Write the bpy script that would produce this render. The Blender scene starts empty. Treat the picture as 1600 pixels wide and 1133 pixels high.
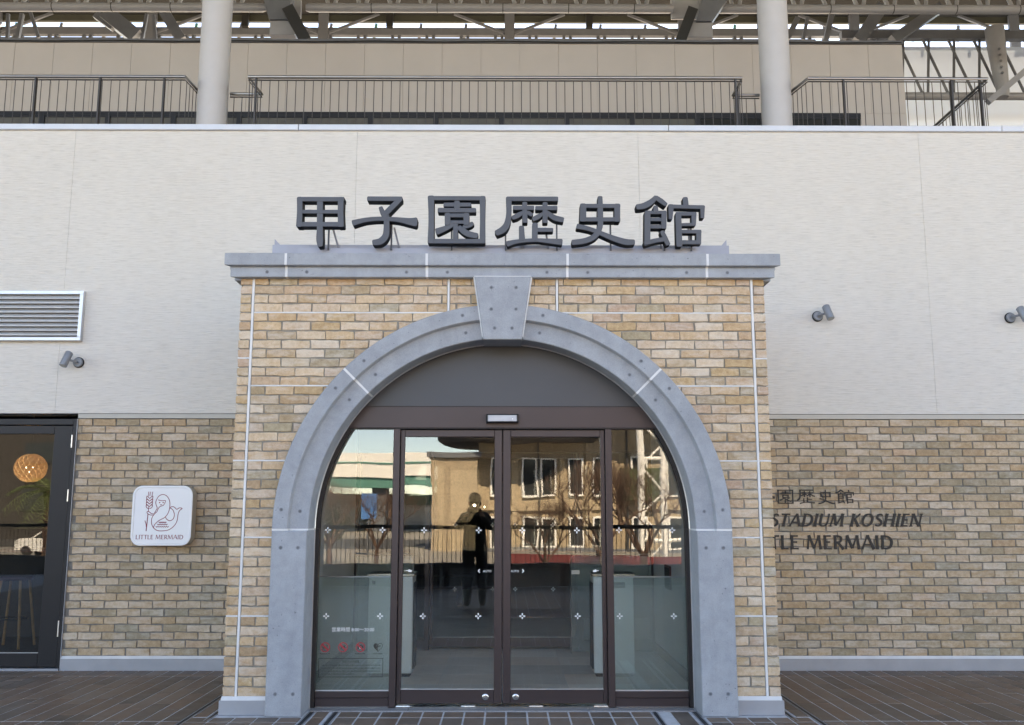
import bpy, bmesh, math, random
from mathutils import Vector, Matrix
R = math.radians
rnd = random.Random(7)
scene = bpy.context.scene
COL = scene.collection

# ------------------------------------------------------------------ camera
cam_d = bpy.data.cameras.new('camera')
cam = bpy.data.objects.new('camera', cam_d); COL.objects.link(cam)
cam_d.sensor_fit = 'HORIZONTAL'; cam_d.sensor_width = 36.0
cam_d.lens = 1481.05 / 1600 * 36.0
cam.location = (0.0402, -7.0576, 1.4301)
cam.rotation_euler = (R(90) + 0.1558, -0.0006, -0.0044)
cam_d.clip_start = 0.02; cam_d.clip_end = 3000
scene.camera = cam

# ------------------------------------------------------------------ world, sun, exposure
SUN_EL, SUN_ROT = R(42), R(14)
world = bpy.data.worlds.new('World'); scene.world = world; world.use_nodes = True
wn = world.node_tree.nodes; wl_ = world.node_tree.links
bg = wn['Background']
sky = wn.new('ShaderNodeTexSky'); sky.sky_type = 'NISHITA'; sky.sun_disc = False
sky.sun_elevation = SUN_EL; sky.sun_rotation = SUN_ROT
sky.air_density = .75; sky.altitude = 800; sky.dust_density = .15; sky.ozone_density = 1.6
wl_.new(sky.outputs[0], bg.inputs[0]); bg.inputs[1].default_value = 0.13
sun_d = bpy.data.lights.new('sun', 'SUN'); sun_d.energy = 5.0; sun_d.angle = R(0.5); sun_d.color = (1.0, 0.93, 0.82)
sun = bpy.data.objects.new('sun', sun_d); COL.objects.link(sun)
sdir = Vector((math.sin(SUN_ROT) * math.cos(SUN_EL), math.cos(SUN_ROT) * math.cos(SUN_EL), math.sin(SUN_EL)))
sun.rotation_euler = (-sdir).to_track_quat('-Z', 'Y').to_euler()
sun.location = (0, 30, 40)
vs = scene.view_settings
scene.display_settings.display_device = 'sRGB'
vs.view_transform = 'Standard'; vs.look = 'None'; vs.gamma = 1.0; vs.use_curve_mapping = False
vs.exposure = 2.82
vs.use_white_balance = True; vs.white_balance_temperature = 9050; vs.white_balance_tint = 13   # camera set for open shade
scene.cycles.max_bounces = 10; scene.cycles.transparent_max_bounces = 24
scene.cycles.diffuse_bounces = 5; scene.cycles.glossy_bounces = 5
scene.cycles.use_denoising = True

# ------------------------------------------------------------------ materials
def lin(c):
    return tuple(((v / 255) / 12.92 if v / 255 <= .04045 else ((v / 255 + .055) / 1.055) ** 2.4) for v in c)
class NT:
    def __init__(s, name):
        s.m = bpy.data.materials.new(name); s.m.use_nodes = True
        s.n = s.m.node_tree.nodes; s.l = s.m.node_tree.links
        s.b = s.n['Principled BSDF']
    def add(s, t, **kw):
        x = s.n.new(t)
        for k, v in kw.items(): setattr(x, k, v)
        return x
    def link(s, a, b): s.l.new(a, b)
    def noise(s, scale, detail=4, rough=.55, vec=None):
        x = s.add('ShaderNodeTexNoise'); x.inputs['Scale'].default_value = scale
        x.inputs['Detail'].default_value = detail; x.inputs['Roughness'].default_value = rough
        if vec: s.link(vec, x.inputs['Vector'])
        return x.outputs['Fac']
    def ramp(s, fac, stops, interp='LINEAR'):
        x = s.add('ShaderNodeValToRGB'); x.color_ramp.interpolation = interp
        e = x.color_ramp.elements
        while len(e) < len(stops): e.new(.5)
        for el, (p, c) in zip(e, stops): el.position = p; el.color = (*c, 1) if len(c) == 3 else c
        s.link(fac, x.inputs[0]); return x.outputs[0]
    def mix(s, fac, a, b, mode='MIX'):
        x = s.add('ShaderNodeMix', data_type='RGBA', blend_type=mode)
        for sock, v in ((x.inputs[0], fac), (x.inputs[6], a), (x.inputs[7], b)):
            if hasattr(v, 'is_linked'): s.link(v, sock)
            elif isinstance(v, (int, float)): sock.default_value = v
            else: sock.default_value = (*v, 1)
        return x.outputs[2]
    def math(s, op, a, b=0.0):
        x = s.add('ShaderNodeMath', operation=op)
        for sock, v in ((x.inputs[0], a), (x.inputs[1], b)):
            if hasattr(v, 'is_linked'): s.link(v, sock)
            else: sock.default_value = v
        return x.outputs[0]
    def coords(s, scale=(1, 1, 1), offset=None, kind='Object'):
        t = s.add('ShaderNodeTexCoord'); mp = s.add('ShaderNodeMapping')
        mp.inputs['Scale'].default_value = scale
        s.link(t.outputs[kind], mp.inputs['Vector'])
        if offset is not None: s.link(offset, mp.inputs['Location'])
        return mp.outputs[0]
    def bump(s, h, dist=.002, strength=.6):
        x = s.add('ShaderNodeBump'); x.inputs['Distance'].default_value = dist; x.inputs['Strength'].default_value = strength
        s.link(h, x.inputs['Height']); s.link(x.outputs[0], s.b.inputs['Normal'])
    def set(s, **kw):
        for k, v in kw.items():
            k = {'col': 'Base Color', 'rough': 'Roughness', 'metal': 'Metallic', 'spec': 'Specular IOR Level'}.get(k, k)
            i = s.b.inputs[k]
            if hasattr(v, 'is_linked'): s.link(v, i)
            elif isinstance(v, tuple): i.default_value = (*v, 1)
            else: i.default_value = v
        return s

def plain(name, col, rough=.5, metal=0., var=.12, nscale=6., bump=0., bscale=60., spec=.5):
    t = NT(name)
    v = t.coords(kind='Object')
    n = t.noise(nscale, 5, .6, v)
    lo = tuple(c * (1 - var) for c in col); hi = tuple(min(1, c * (1 + var)) for c in col)
    t.set(col=t.ramp(n, [(.3, lo), (.7, hi)]), rough=rough, metal=metal, spec=spec)
    if bump: t.bump(t.noise(bscale, 4, .6, v), bump)
    return t.m

def brick_mat(name, cols, island, white=.5):
    t = NT(name)
    if island: rv = t.add('ShaderNodeNewGeometry').outputs['Random Per Island']
    else: rv = t.add('ShaderNodeObjectInfo').outputs['Random']
    off = t.add('ShaderNodeCombineXYZ')
    for i in range(3): t.link(t.math('MULTIPLY', rv, (37.1, 91.7, 53.3)[i]), off.inputs[i])
    v = t.coords(offset=off.outputs[0])
    base = t.ramp(rv, [(i / (len(cols) - 1) if len(cols) > 1 else 0, c) for i, c in enumerate(cols)])
    n1 = t.noise(9, 5, .65, v)
    base = t.mix(t.math('MULTIPLY', n1, .55), base, t.mix(.5, base, (.34, .23, .15)), 'MIX')
    n2 = t.noise(28, 4, .7, v)
    base = t.mix(.55, base, t.ramp(n2, [(.3, (.35, .30, .25)), (.7, (.95, .9, .85))]), 'SOFT_LIGHT')
    r2 = t.math('FRACT', t.math('MULTIPLY', rv, 17.37))
    n3 = t.noise(1, 4, .65, t.coords((7, 7, 22), off.outputs[0]))
    msk = t.ramp(t.math('ADD', n3, t.math('MULTIPLY', r2, .22)), [(.56, (0, 0, 0)), (.86, (1, 1, 1))])
    base = t.mix(t.math('MULTIPLY', msk, white), base, (.72, .67, .61))
    n4 = t.noise(170, 2, .5, v)
    pit = t.ramp(n4, [(.29, (.40, .37, .35)), (.37, (1, 1, 1))])
    base = t.mix(.55, base, pit, 'MULTIPLY')
    t.set(col=base, rough=.9, spec=.25)
    t.bump(t.math('ADD', t.math('MULTIPLY', n2, .8), t.math('MULTIPLY', n4, .5)), .004, .8)
    return t.m

buff = [(.50, .345, .215), (.62, .43, .235), (.66, .475, .32), (.57, .385, .225), (.68, .52, .37), (.45, .345, .215), (.65, .48, .345), (.56, .375, .235), (.69, .555, .425), (.62, .45, .28), (.60, .42, .315), (.42, .365, .25), (.64, .485, .33)]
dun = [(.48, .345, .21), (.42, .305, .19), (.52, .395, .265), (.34, .275, .18), (.56, .44, .32), (.47, .335, .205), (.28, .255, .18), (.51, .385, .26), (.58, .49, .385), (.44, .31, .195), (.31, .285, .215), (.50, .37, .24), (.52, .37, .26)]
def grey(c, k): g = c[0] * .3 + c[1] * .59 + c[2] * .11; return tuple(v + (g - v) * k for v in c)
buff = [tuple(v * (.80 + .045 * (i % 5)) for v in grey(c, .06)) for i, c in enumerate(buff)]; dun = [tuple(v * .95 for v in grey(c, .06)) for c in dun]
M = {}
M['brick_buff'] = brick_mat('buff brick', buff, False)
M['brick_buff_i'] = brick_mat('buff brick mass', buff, True)
M['brick_dun'] = brick_mat('dun brick', dun, False, .4)
M['brick_dun_i'] = brick_mat('dun brick mass', dun, True, .4)
M['mortar'] = plain('mortar', (.27, .25, .215), .95, var=.25, nscale=25, bump=.002, bscale=150)
M['mortar_grey'] = plain('grey mortar', (.20, .185, .165), .95, var=.25, nscale=25, bump=.002, bscale=150)
M['sealant'] = plain('pale sealant', (.70, .71, .72), .7, var=.08)

def concrete(name, a, b):
    t = NT(name); v = t.coords()
    n = t.noise(2.2, 7, .62, v); n2 = t.noise(11, 5, .6, v); n3 = t.noise(90, 3, .6, v)
    c = t.mix(t.ramp(n, [(.32, (0, 0, 0)), (.68, (1, 1, 1))]), a, b)
    c = t.mix(.28, c, t.ramp(n2, [(.3, (.33, .33, .33)), (.7, (.67, .67, .67))]), 'OVERLAY')
    stk = t.noise(1, 4, .6, t.coords((9, 9, .8)))
    c = t.mix(t.ramp(stk, [(.50, (0, 0, 0)), (.72, (.30, .30, .30))]), c, (.235, .25, .275))
    c = t.mix(.5, c, t.ramp(t.noise(160, 3, .65, v), [(.3, (.40, .40, .40)), (.7, (.60, .60, .60))]), 'OVERLAY')
    pits = t.ramp(t.noise(55, 2, .4, v), [(.22, (.55, .55, .55)), (.28, (1, 1, 1))])
    c = t.mix(1, c, pits, 'MULTIPLY')
    t.set(col=c, rough=.72, spec=.35); t.bump(n3, .0012, .5); return t.m
M['concrete'] = concrete('cast stone', (.30, .325, .362), (.355, .38, .415))
M['plug'] = plain('stone plug', (.235, .255, .285), .8)
M['plug_dark'] = plain('plug centre', (.14, .15, .17), .8)
M['skirt'] = plain('grey coated steel skirting', (.36, .375, .405), .36, .25, var=.1, nscale=3)

def siding():
    t = NT('ribbed cream siding')
    n1 = t.noise(1, 3, .6, t.coords((6, 1, 105)))
    n2 = t.noise(1, 2, .5, t.coords((14, 1, 230)))
    n3 = t.noise(.7, 4, .6, t.coords())
    h = t.math('ADD', t.math('MULTIPLY', n1, .7), t.math('MULTIPLY', n2, .35))
    c = t.ramp(h, [(.36, (.55, .525, .485)), (.50, (.66, .632, .588)), (.66, (.72, .692, .648))])
    c = t.mix(.12, c, t.ramp(n3, [(.35, (.55, .52, .47)), (.65, (.72, .70, .67))]))
    dr = t.noise(1, 3, .6, t.coords((5, 1, .25)))       # faint run-off marks
    c = t.mix(t.ramp(dr, [(.55, (0, 0, 0)), (.80, (.05, .05, .05))]), c, (.42, .41, .39))
    t.set(col=c, rough=.75, spec=.3); t.bump(h, .010, .7); return t.m
M['siding'] = siding()
M['trim'] = plain('beige metal trim', (.46, .44, .40), .4, var=.04)
M['coping'] = plain('pale coated aluminium coping', (.60, .63, .68), .38, .1, var=.04)
M['alu'] = plain('anodised aluminium', (.62, .63, .65), .32, .75, var=.05)
M['steel'] = plain('stainless steel', (.60, .60, .60), .22, 1.0, var=.05)
M['rail_steel'] = plain('brushed handrail steel', (.34, .33, .32), .3, .9, var=.08)
M['rail_dark'] = plain('dark baluster steel', (.055, .05, .048), .45, .3, var=.08)
M['sign'] = plain('charcoal painted sign metal', (.078, .086, .104), .55, .0, var=.1, nscale=4, bump=.0004, bscale=200)
M['sign_edge'] = plain('black sign returns', (.010, .010, .012), .7, var=.1, spec=.2)
M['sign_rail'] = plain('blue grey painted steel rail', (.33, .35, .41), .45, .1, var=.06)
M['lamp_grey'] = plain('grey lamp enamel', (.24, .26, .29), .4, .2, var=.06)
M['lamp_glass'] = plain('lamp lens', (.35, .36, .35), .12, var=.1)
M['bronze'] = plain('dark bronze aluminium', (.050, .035, .037), .38, .3, var=.06, nscale=2)
M['bronze_dk'] = plain('shadow gap bronze', (.018, .014, .014), .5, .1)
M['transom'] = plain('dark grey panel', (.052, .056, .066), .42, .15, var=.04, nscale=1.5)
M['black_frame'] = plain('blue black frame', (.011, .011, .014), .4, .2, var=.06)
M['black'] = plain('black print', (.02, .018, .017), .6)
M['letter_black'] = plain('black brown letters', (.012, .010, .009), .55)
M['white_print'] = plain('white print', (.85, .85, .85), .6, var=.02)
M['red_print'] = plain('red print', (.42, .03, .04), .6, var=.05)
M['maroon'] = plain('maroon print', (.26, .025, .05), .6, var=.05)
M['sign_white'] = plain('white acrylic sign', (.84, .86, .89), .3, var=.02, nscale=2)
M['sign_side'] = plain('pale grey sign case', (.50, .49, .47), .45, var=.03)
M['cabinet'] = plain('white cabinet enamel', (.80, .84, .82), .35, var=.03)
M['int_wall'] = plain('pale interior wall', (.80, .79, .76), .8, var=.04)
M['int_floor'] = None
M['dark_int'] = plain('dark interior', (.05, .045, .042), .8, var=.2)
M['maroon_wood'] = plain('dark red wood', (.10, .03, .025), .4, var=.25, nscale=4)
M['upper_panel'] = plain('warm grey panel', (.43, .405, .39), .7, var=.03, nscale=2)
M['column'] = plain('off white column paint', (.49, .475, .47), .5, var=.03)
M['truss'] = plain('grey truss paint', (.112, .122, .140), .55, var=.08)
M['truss_pale'] = plain('pale truss paint', (.255, .262, .28), .5, var=.06)
M['truss_dark'] = plain('dark steel', (.015, .015, .015), .5, var=.1)
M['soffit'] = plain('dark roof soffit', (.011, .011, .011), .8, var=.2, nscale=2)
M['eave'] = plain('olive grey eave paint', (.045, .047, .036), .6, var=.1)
M['backwall'] = plain('light grey screen', (.78, .82, .88), .6, var=.05, nscale=.8)
M['terrace'] = plain('terrace concrete', (.33, .32, .30), .85, var=.1)
M['grout'] = plain('pale grout', (.60, .615, .64), .9, var=.15, nscale=15)
M['slot'] = plain('drain slot', (.012, .012, .014), .5)
M['edge_steel'] = plain('dull edge steel', (.34, .36, .40), .4, .6, var=.1)
M['granite'] = plain('grey granite', (.25, .25, .26), .5, var=.3, nscale=120)
M['louvre'] = plain('louvre enamel', (.50, .51, .52), .45, var=.05)
M['kerb'] = plain('dark granite kerb', (.05, .05, .052), .6, var=.3, nscale=6)
M['rattan'] = plain('woven wood', (.50, .30, .13), .55, var=.2, nscale=20)
M['plaza'] = plain('pale paving', (.28, .262, .235), .85, var=.12, nscale=1.2)
M['asphalt'] = plain('asphalt', (.07, .07, .07), .9, var=.2, nscale=3)
M['far_tan'] = plain('tan brick facade', (.34, .27, .19), .9, var=.35, nscale=9)
M['far_dark'] = plain('dark canopy', (.045, .045, .05), .6, var=.1)
M['far_white'] = plain('white paint', (.75, .75, .74), .5, var=.04)
M['far_green'] = plain('green girder paint', (.07, .22, .19), .5, var=.08)
M['bark'] = plain('bark', (.10, .06, .045), .9, var=.3, nscale=12)
M['leaf_dark'] = plain('evergreen leaves', (.05, .065, .025), .7, var=.4, nscale=3)
M['palm_leaf'] = plain('palm leaves', (.09, .12, .045), .6, var=.3, nscale=5)
M['red_paint'] = plain('red banner', (.14, .018, .022), .6, var=.1)
M['blue_sign'] = plain('blue road sign', (.05, .17, .42), .5, var=.03)
M['jacket'] = plain('black jacket', (.018, .018, .02), .8, var=.3, nscale=8)
M['trouser'] = plain('dark trousers', (.02, .022, .03), .85, var=.3, nscale=8)
M['skin'] = plain('skin', (.48, .29, .20), .55, var=.08)
M['hair'] = plain('dark hair', (.02, .015, .012), .6, var=.3, nscale=30)
M['shoe'] = plain('dark shoes', (.03, .028, .026), .6)
M['camera_black'] = plain('camera body', (.02, .02, .02), .4)
M['grey_bag'] = plain('grey bag', (.16, .17, .18), .7)

def tile_mat(name, base, island=False):
    t = NT(name)
    rv = (t.add('ShaderNodeNewGeometry').outputs['Random Per Island'] if island else t.add('ShaderNodeObjectInfo').outputs['Random'])
    v = t.add('ShaderNodeNewGeometry').outputs['Position']
    d = tuple(c * .72 for c in base); l = tuple(c * 1.25 for c in base)
    c = t.ramp(rv, [(0, d), (.35, base), (.7, (base[0] * 1.12, base[1] * .98, base[2] * .9)), (1, l)])
    n = t.noise(7, 5, .65, v)
    c = t.mix(.5, c, t.ramp(n, [(.3, (.35, .35, .35)), (.7, (.65, .65, .65))]), 'OVERLAY')
    st_ = t.noise(1.3, 6, .7, v)          # foot-worn, dusty patches
    c = t.mix(t.ramp(st_, [(.48, (0, 0, 0)), (.72, (.30, .30, .30))]), c, (.27, .25, .23))
    sp2 = t.noise(38, 2, .5, v); c = t.mix(t.ramp(sp2, [(.70, (0, 0, 0)), (.76, (.35, .35, .35))]), c, (.36, .34, .32))
    n2 = t.noise(140, 3, .6, v)
    t.set(col=c, rough=t.ramp(n, [(.3, (.42, .42, .42)), (.7, (.6, .6, .6))]), spec=.45)
    t.bump(n2, .0012, .5); return t.m
def translucent(name, col, k):
    t = NT(name); t.set(col=col, rough=.6)
    tl = t.add('ShaderNodeBsdfTranslucent'); tl.inputs[0].default_value = (*col, 1)
    mx = t.add('ShaderNodeMixShader'); mx.inputs[0].default_value = k
    t.link(t.b.outputs[0], mx.inputs[1]); t.link(tl.outputs[0], mx.inputs[2]); t.link(mx.outputs[0], t.n['Material Output'].inputs[0]); return t.m
M['shade'] = translucent('woven veneer shade', (.60, .45, .29), .55)
M['poly'] = translucent('milky polycarbonate screen', (.56, .65, .78), .05)
M['tile'] = tile_mat('brown paving tile', (.168, .120, .088))
M['tile_i'] = tile_mat('brown paving tile mass', (.168, .120, .088), True)
M['int_floor'] = tile_mat('warm grey floor tile', (.74, .72, .68))

def glass(name, tint=(.975, .99, .985), refl=.74, extra=.0):
    t = NT(name); t.n.remove(t.b)
    tr = t.add('ShaderNodeBsdfTransparent'); tr.inputs[0].default_value = (*tint, 1)
    gl = t.add('ShaderNodeBsdfGlossy'); gl.inputs['Roughness'].default_value = 0.0
    gl.inputs[0].default_value = (1, 1, 1, 1)
    fr = t.add('ShaderNodeFresnel'); fr.inputs[0].default_value = 1.5
    fac = t.math('MINIMUM', t.math('ADD', t.math('MULTIPLY', fr.outputs[0], 1.9 * refl), extra), 1.0)
    # float glass is never quite flat
    bp = t.add('ShaderNodeBump'); bp.inputs['Distance'].default_value = .0012; bp.inputs['Strength'].default_value = .5
    t.link(t.noise(1.7, 1, .4, t.coords((1, 1, 1.6))), bp.inputs['Height']); t.link(bp.outputs[0], gl.inputs['Normal'])
    mx = t.add('ShaderNodeMixShader'); t.link(fac, mx.inputs[0]); t.link(tr.outputs[0], mx.inputs[1]); t.link(gl.outputs[0], mx.inputs[2])
    t.link(mx.outputs[0], t.n['Material Output'].inputs[0]); return t.m
M['glass'] = glass('door glass')
M['glass_in'] = glass('inner glass', (.90, .94, .93), .25, .0)
M['glass_green'] = glass('green edge guard glass', (.88, .945, .925), .6, .0)
t_ = M['glass_green'].node_tree; mo = t_.nodes['Material Output']; src = mo.inputs[0].links[0].from_socket      # lightly frosted guard glass
df = t_.nodes.new('ShaderNodeBsdfTranslucent'); df.inputs[0].default_value = (.75, .84, .81, 1); d2 = t_.nodes.new('ShaderNodeBsdfDiffuse'); d2.inputs[0].default_value = (.75, .84, .81, 1)
m1 = t_.nodes.new('ShaderNodeMixShader'); m1.inputs[0].default_value = .5; t_.links.new(df.outputs[0], m1.inputs[1]); t_.links.new(d2.outputs[0], m1.inputs[2])
m2 = t_.nodes.new('ShaderNodeMixShader'); m2.inputs[0].default_value = .27; t_.links.new(src, m2.inputs[1]); t_.links.new(m1.outputs[0], m2.inputs[2]); t_.links.new(m2.outputs[0], mo.inputs[0])
M['glass_shop'] = glass('shop glass', (.80, .81, .80), .6, .0)
M['glass_far'] = plain('dark window glass', (.03, .033, .035), .06, var=.1)
M['blind'] = plain('window behind blinds', (.075, .073, .066), .5, var=.15)

def emit(name, col, s):
    t = NT(name); t.set(col=(0, 0, 0)); t.b.inputs['Emission Color'].default_value = (*col, 1); t.b.inputs['Emission Strength'].default_value = s
    return t.m
M['bulb'] = emit('lit bulb', (1, .84, .64), 3.2)
M['glare_glow'] = emit('added glare glow', (1, .97, .92), 260.0)  # emission added to make the bright spot mirrored in the doors

# ------------------------------------------------------------------ mesh builder
class MB:
    def __init__(s): s.v = []; s.f = []
    def add(s, vs_, fs):
        k = len(s.v); s.v += [tuple(p) for p in vs_]; s.f += [tuple(i + k for i in f) for f in fs]; return s
    def box(s, x0, x1, y0, y1, z0, z1):
        return s.add([(x0, y0, z0), (x1, y0, z0), (x1, y1, z0), (x0, y1, z0), (x0, y0, z1), (x1, y0, z1), (x1, y1, z1), (x0, y1, z1)],
                     [(0, 3, 2, 1), (4, 5, 6, 7), (0, 1, 5, 4), (1, 2, 6, 5), (2, 3, 7, 6), (3, 0, 4, 7)])
    def bbox(s, x0, x1, y0, y1, z0, z1, b=.004):
        """box with chamfered edges on its front (-Y) face"""
        o = [(x0, z0), (x1, z0), (x1, z1), (x0, z1)]; i = [(x0 + b, z0 + b), (x1 - b, z0 + b), (x1 - b, z1 - b), (x0 + b, z1 - b)]
        return s.rings([[(x, y0, z) for x, z in i], [(x, y0 + b, z) for x, z in o], [(x, y1, z) for x, z in o]])
    def rings(s, rr, cap=True, closed=True):
        n = len(rr[0]); k = len(s.v)
        for r in rr: s.v += [tuple(p) for p in r]
        for j in range(len(rr) - 1):
            for i in range(n if closed else n - 1):
                a = k + j * n + i; b = k + j * n + (i + 1) % n
                s.f.append((a, b, b + n, a + n))
        if cap and closed:
            s.f.append(tuple(k + i for i in range(n - 1, -1, -1))); e = k + (len(rr) - 1) * n
            s.f.append(tuple(e + i for i in range(n)))
        return s
    def tube(s, pts, r, n=8, cap=True):
        pts = [Vector(p) for p in pts]; rr = []
        rad = r if isinstance(r, (list, tuple)) else [r] * len(pts)
        up = None
        for i, p in enumerate(pts):
            d = (pts[min(i + 1, len(pts) - 1)] - pts[max(i - 1, 0)]).normalized()
            if up is None: up = Vector((0, 0, 1)) if abs(d.z) < .9 else Vector((0, 1, 0))
            a = d.cross(up)
            if a.length < 1e-4: a = d.cross(Vector((1, 0, 0)))
            a.normalize(); b = a.cross(d); up = b
            rr.append([p + (a * math.cos(t) + b * math.sin(t)) * rad[i] for t in [2 * math.pi * q / n for q in range(n)]])
        return s.rings(rr, cap)
    def beam(s, p0, p1, w, h):
        p0, p1 = Vector(p0), Vector(p1); d = (p1 - p0).normalized()
        a = d.cross(Vector((0, 1, 0)));
        if a.length < 1e-3: a = d.cross(Vector((0, 0, 1)))
        a.normalize(); b = d.cross(a)
        q = [(-w / 2, -h / 2), (w / 2, -h / 2), (w / 2, h / 2), (-w / 2, h / 2)]
        return s.rings([[p0 + a * u + b * v for u, v in q], [p1 + a * u + b * v for u, v in q]])
    def lathe(s, prof, c=(0, 0, 0), n=24, axis='Z'):
        rr = []
        for r, h in prof:
            ring = []
            for q in range(n):
                t = 2 * math.pi * q / n; x, y = r * math.cos(t), r * math.sin(t)
                p = (x, y, h) if axis == 'Z' else (x, h, y)
                ring.append((p[0] + c[0], p[1] + c[1], p[2] + c[2]))
            rr.append(ring)
        return s.rings(rr)
    def prism(s, poly, y0, y1):
        return s.rings([[(x, y0, z) for x, z in poly], [(x, y1, z) for x, z in poly]])
    def strip(s, left, right, y0, y1, b=0.0):
        """solid whose front face is the quad strip between two 2d edge lists"""
        n = len(left); k = len(s.v)
        def inset(p, q, t):
            d = Vector((q[0] - p[0], q[1] - p[1])); L = d.length or 1; d = d / L * min(t, L * .45)
            return (p[0] + d.x, p[1] + d.y), (q[0] - d.x, q[1] - d.y)
        front = []
        for i, (p, q) in enumerate(zip(left, right)):
            a, c = inset(p, q, b) if b else (p, q); front.append((a, c))
        for (a, c) in front: s.v += [(a[0], y0, a[1]), (c[0], y0, c[1])]
        for p, q in zip(left, right): s.v += [(p[0], y0 + b, p[1]), (q[0], y0 + b, q[1])]
        for p, q in zip(left, right): s.v += [(p[0], y1, p[1]), (q[0], y1, q[1])]
        F, Mi, Bk = k, k + 2 * n, k + 4 * n
        for i in range(n - 1):
            s.f.append((F + 2 * i, F + 2 * i + 1, F + 2 * i + 3, F + 2 * i + 2))
            s.f.append((Bk + 2 * i + 1, Bk + 2 * i, Bk + 2 * i + 2, Bk + 2 * i + 3))
            for A, B_ in ((F, Mi), (Mi, Bk)):
                s.f.append((A + 2 * i, A + 2 * i + 2, B_ + 2 * i + 2, B_ + 2 * i)); s.f.append((A + 2 * i + 3, A + 2 * i + 1, B_ + 2 * i + 1, B_ + 2 * i + 3))
        for A, B_ in ((F, Mi), (Mi, Bk)):
            s.f.append((A + 1, A, B_, B_ + 1)); e = 2 * (n - 1); s.f.append((A + e, A + e + 1, B_ + e + 1, B_ + e))
        return s
    def mesh(s, name, mats, off=(0, 0, 0), smooth=None):
        me = bpy.data.meshes.new(name)
        me.from_pydata([(x - off[0], y - off[1], z - off[2]) for x, y, z in s.v], [], s.f)
        bm = bmesh.new(); bm.from_mesh(me); bmesh.ops.recalc_face_normals(bm, faces=bm.faces); bm.to_mesh(me); bm.free()
        for m in (mats if isinstance(mats, list) else [mats]): me.materials.append(M[m] if isinstance(m, str) else m)
        if smooth is not None:
            me.shade_smooth() if hasattr(me, 'shade_smooth') else None
            me.set_sharp_from_angle(angle=R(smooth))
        return me

WLOC = {}
def link(o, parent=None, wloc=None):
    COL.objects.link(o)
    if parent is not None:
        o.parent = parent; WLOC[o.name] = WLOC[parent.name]
    else: WLOC[o.name] = tuple(wloc or (0, 0, 0))
    return o
def tag(o, label=None, cat=None, group=None, kind=None):
    for k, v in (('label', label), ('category', cat), ('group', group), ('kind', kind)):
        if v: o[k] = v
    return o
def thing(name, label, cat, loc=(0, 0, 0), group=None):
    o = bpy.data.objects.new(name, None); o.location = loc; o.empty_display_size = .1
    link(o, None, loc); return tag(o, label, cat, group)
def part(name, mb, mat, parent=None, smooth=None, label=None, kind=None):
    off = WLOC[parent.name] if parent is not None else (0, 0, 0)
    o = bpy.data.objects.new(name, mb.mesh(name, mat, off, smooth)); link(o, parent)
    return tag(o, label, None, None, kind)
def single(name, mb, mat, label, cat, loc=(0, 0, 0), group=None, smooth=None):
    o = bpy.data.objects.new(name, mb.mesh(name, mat, loc, smooth)); o.location = loc; link(o, None, loc)
    return tag(o, label, cat, group)
def struct(name, mb, mat, smooth=None):
    o = bpy.data.objects.new(name, mb.mesh(name, mat, (0, 0, 0), smooth)); link(o); o['kind'] = 'structure'; return o
def inst(name, me, parent, wpos, rot=(0, 0, 0), scale=(1, 1, 1)):
    o = bpy.data.objects.new(name, me); link(o, parent); w = WLOC[parent.name]
    o.location = (wpos[0] - w[0], wpos[1] - w[1], wpos[2] - w[2]); o.rotation_euler = rot; o.scale = scale; return o
def copy_thing(src, loc, **kw):
    c = src.copy(); COL.objects.link(c); c.location = loc; WLOC[c.name] = tuple(loc)
    for ch in list(src.children):
        d = ch.copy(); COL.objects.link(d); d.parent = c; WLOC[d.name] = tuple(loc)
        for g in list(ch.children):
            e = g.copy(); COL.objects.link(e); e.parent = d; WLOC[e.name] = tuple(loc)
    return tag(c, **kw)

def catmull(pts, m=6):
    if len(pts) < 3: return [tuple(p) for p in pts]
    P = [Vector(p) for p in pts]; out = []
    for i in range(len(P) - 1):
        p0 = P[max(i - 1, 0)]; p1 = P[i]; p2 = P[i + 1]; p3 = P[min(i + 2, len(P) - 1)]
        for j in range(m):
            t = j / m
            out.append(tuple(.5 * ((2 * p1) + (p2 - p0) * t + (2 * p0 - 5 * p1 + 4 * p2 - p3) * t * t + (3 * p1 - p0 - 3 * p2 + p3) * t ** 3)))
    out.append(tuple(P[-1])); return out
def stroke(mb, pts, y0, y1, b=0.0, capr=.35):
    """pts: (x, z, width) along the centre line -> a solid brush stroke with rounded ends"""
    p = catmull(pts, 7) if len(pts) > 2 else [tuple(a) for a in pts]
    # rounded ends
    def ext(a, c, sgn):
        d = Vector((a[0] - c[0], a[1] - c[1])); d.normalize(); w = a[2]
        return [(a[0] + d.x * w * q, a[1] + d.y * w * q, w * k) for q, k in ((capr * .55, .86), (capr * .8, .6))]
    if capr > 0:
        s_ = ext(p[0], p[1], 1); e_ = ext(p[-1], p[-2], 1); p = s_[::-1] + p + e_
    L, Rr = [], []
    for i in range(len(p)):
        a = p[max(i - 1, 0)]; c = p[min(i + 1, len(p) - 1)]
        d = Vector((c[0] - a[0], c[1] - a[1])); d.normalize(); n = Vector((-d.y, d.x)); w = p[i][2] / 2
        L.append((p[i][0] + n.x * w, p[i][1] + n.y * w)); Rr.append((p[i][0] - n.x * w, p[i][1] - n.y * w))
    mb.strip(L, Rr, y0, y1, b)

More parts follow.
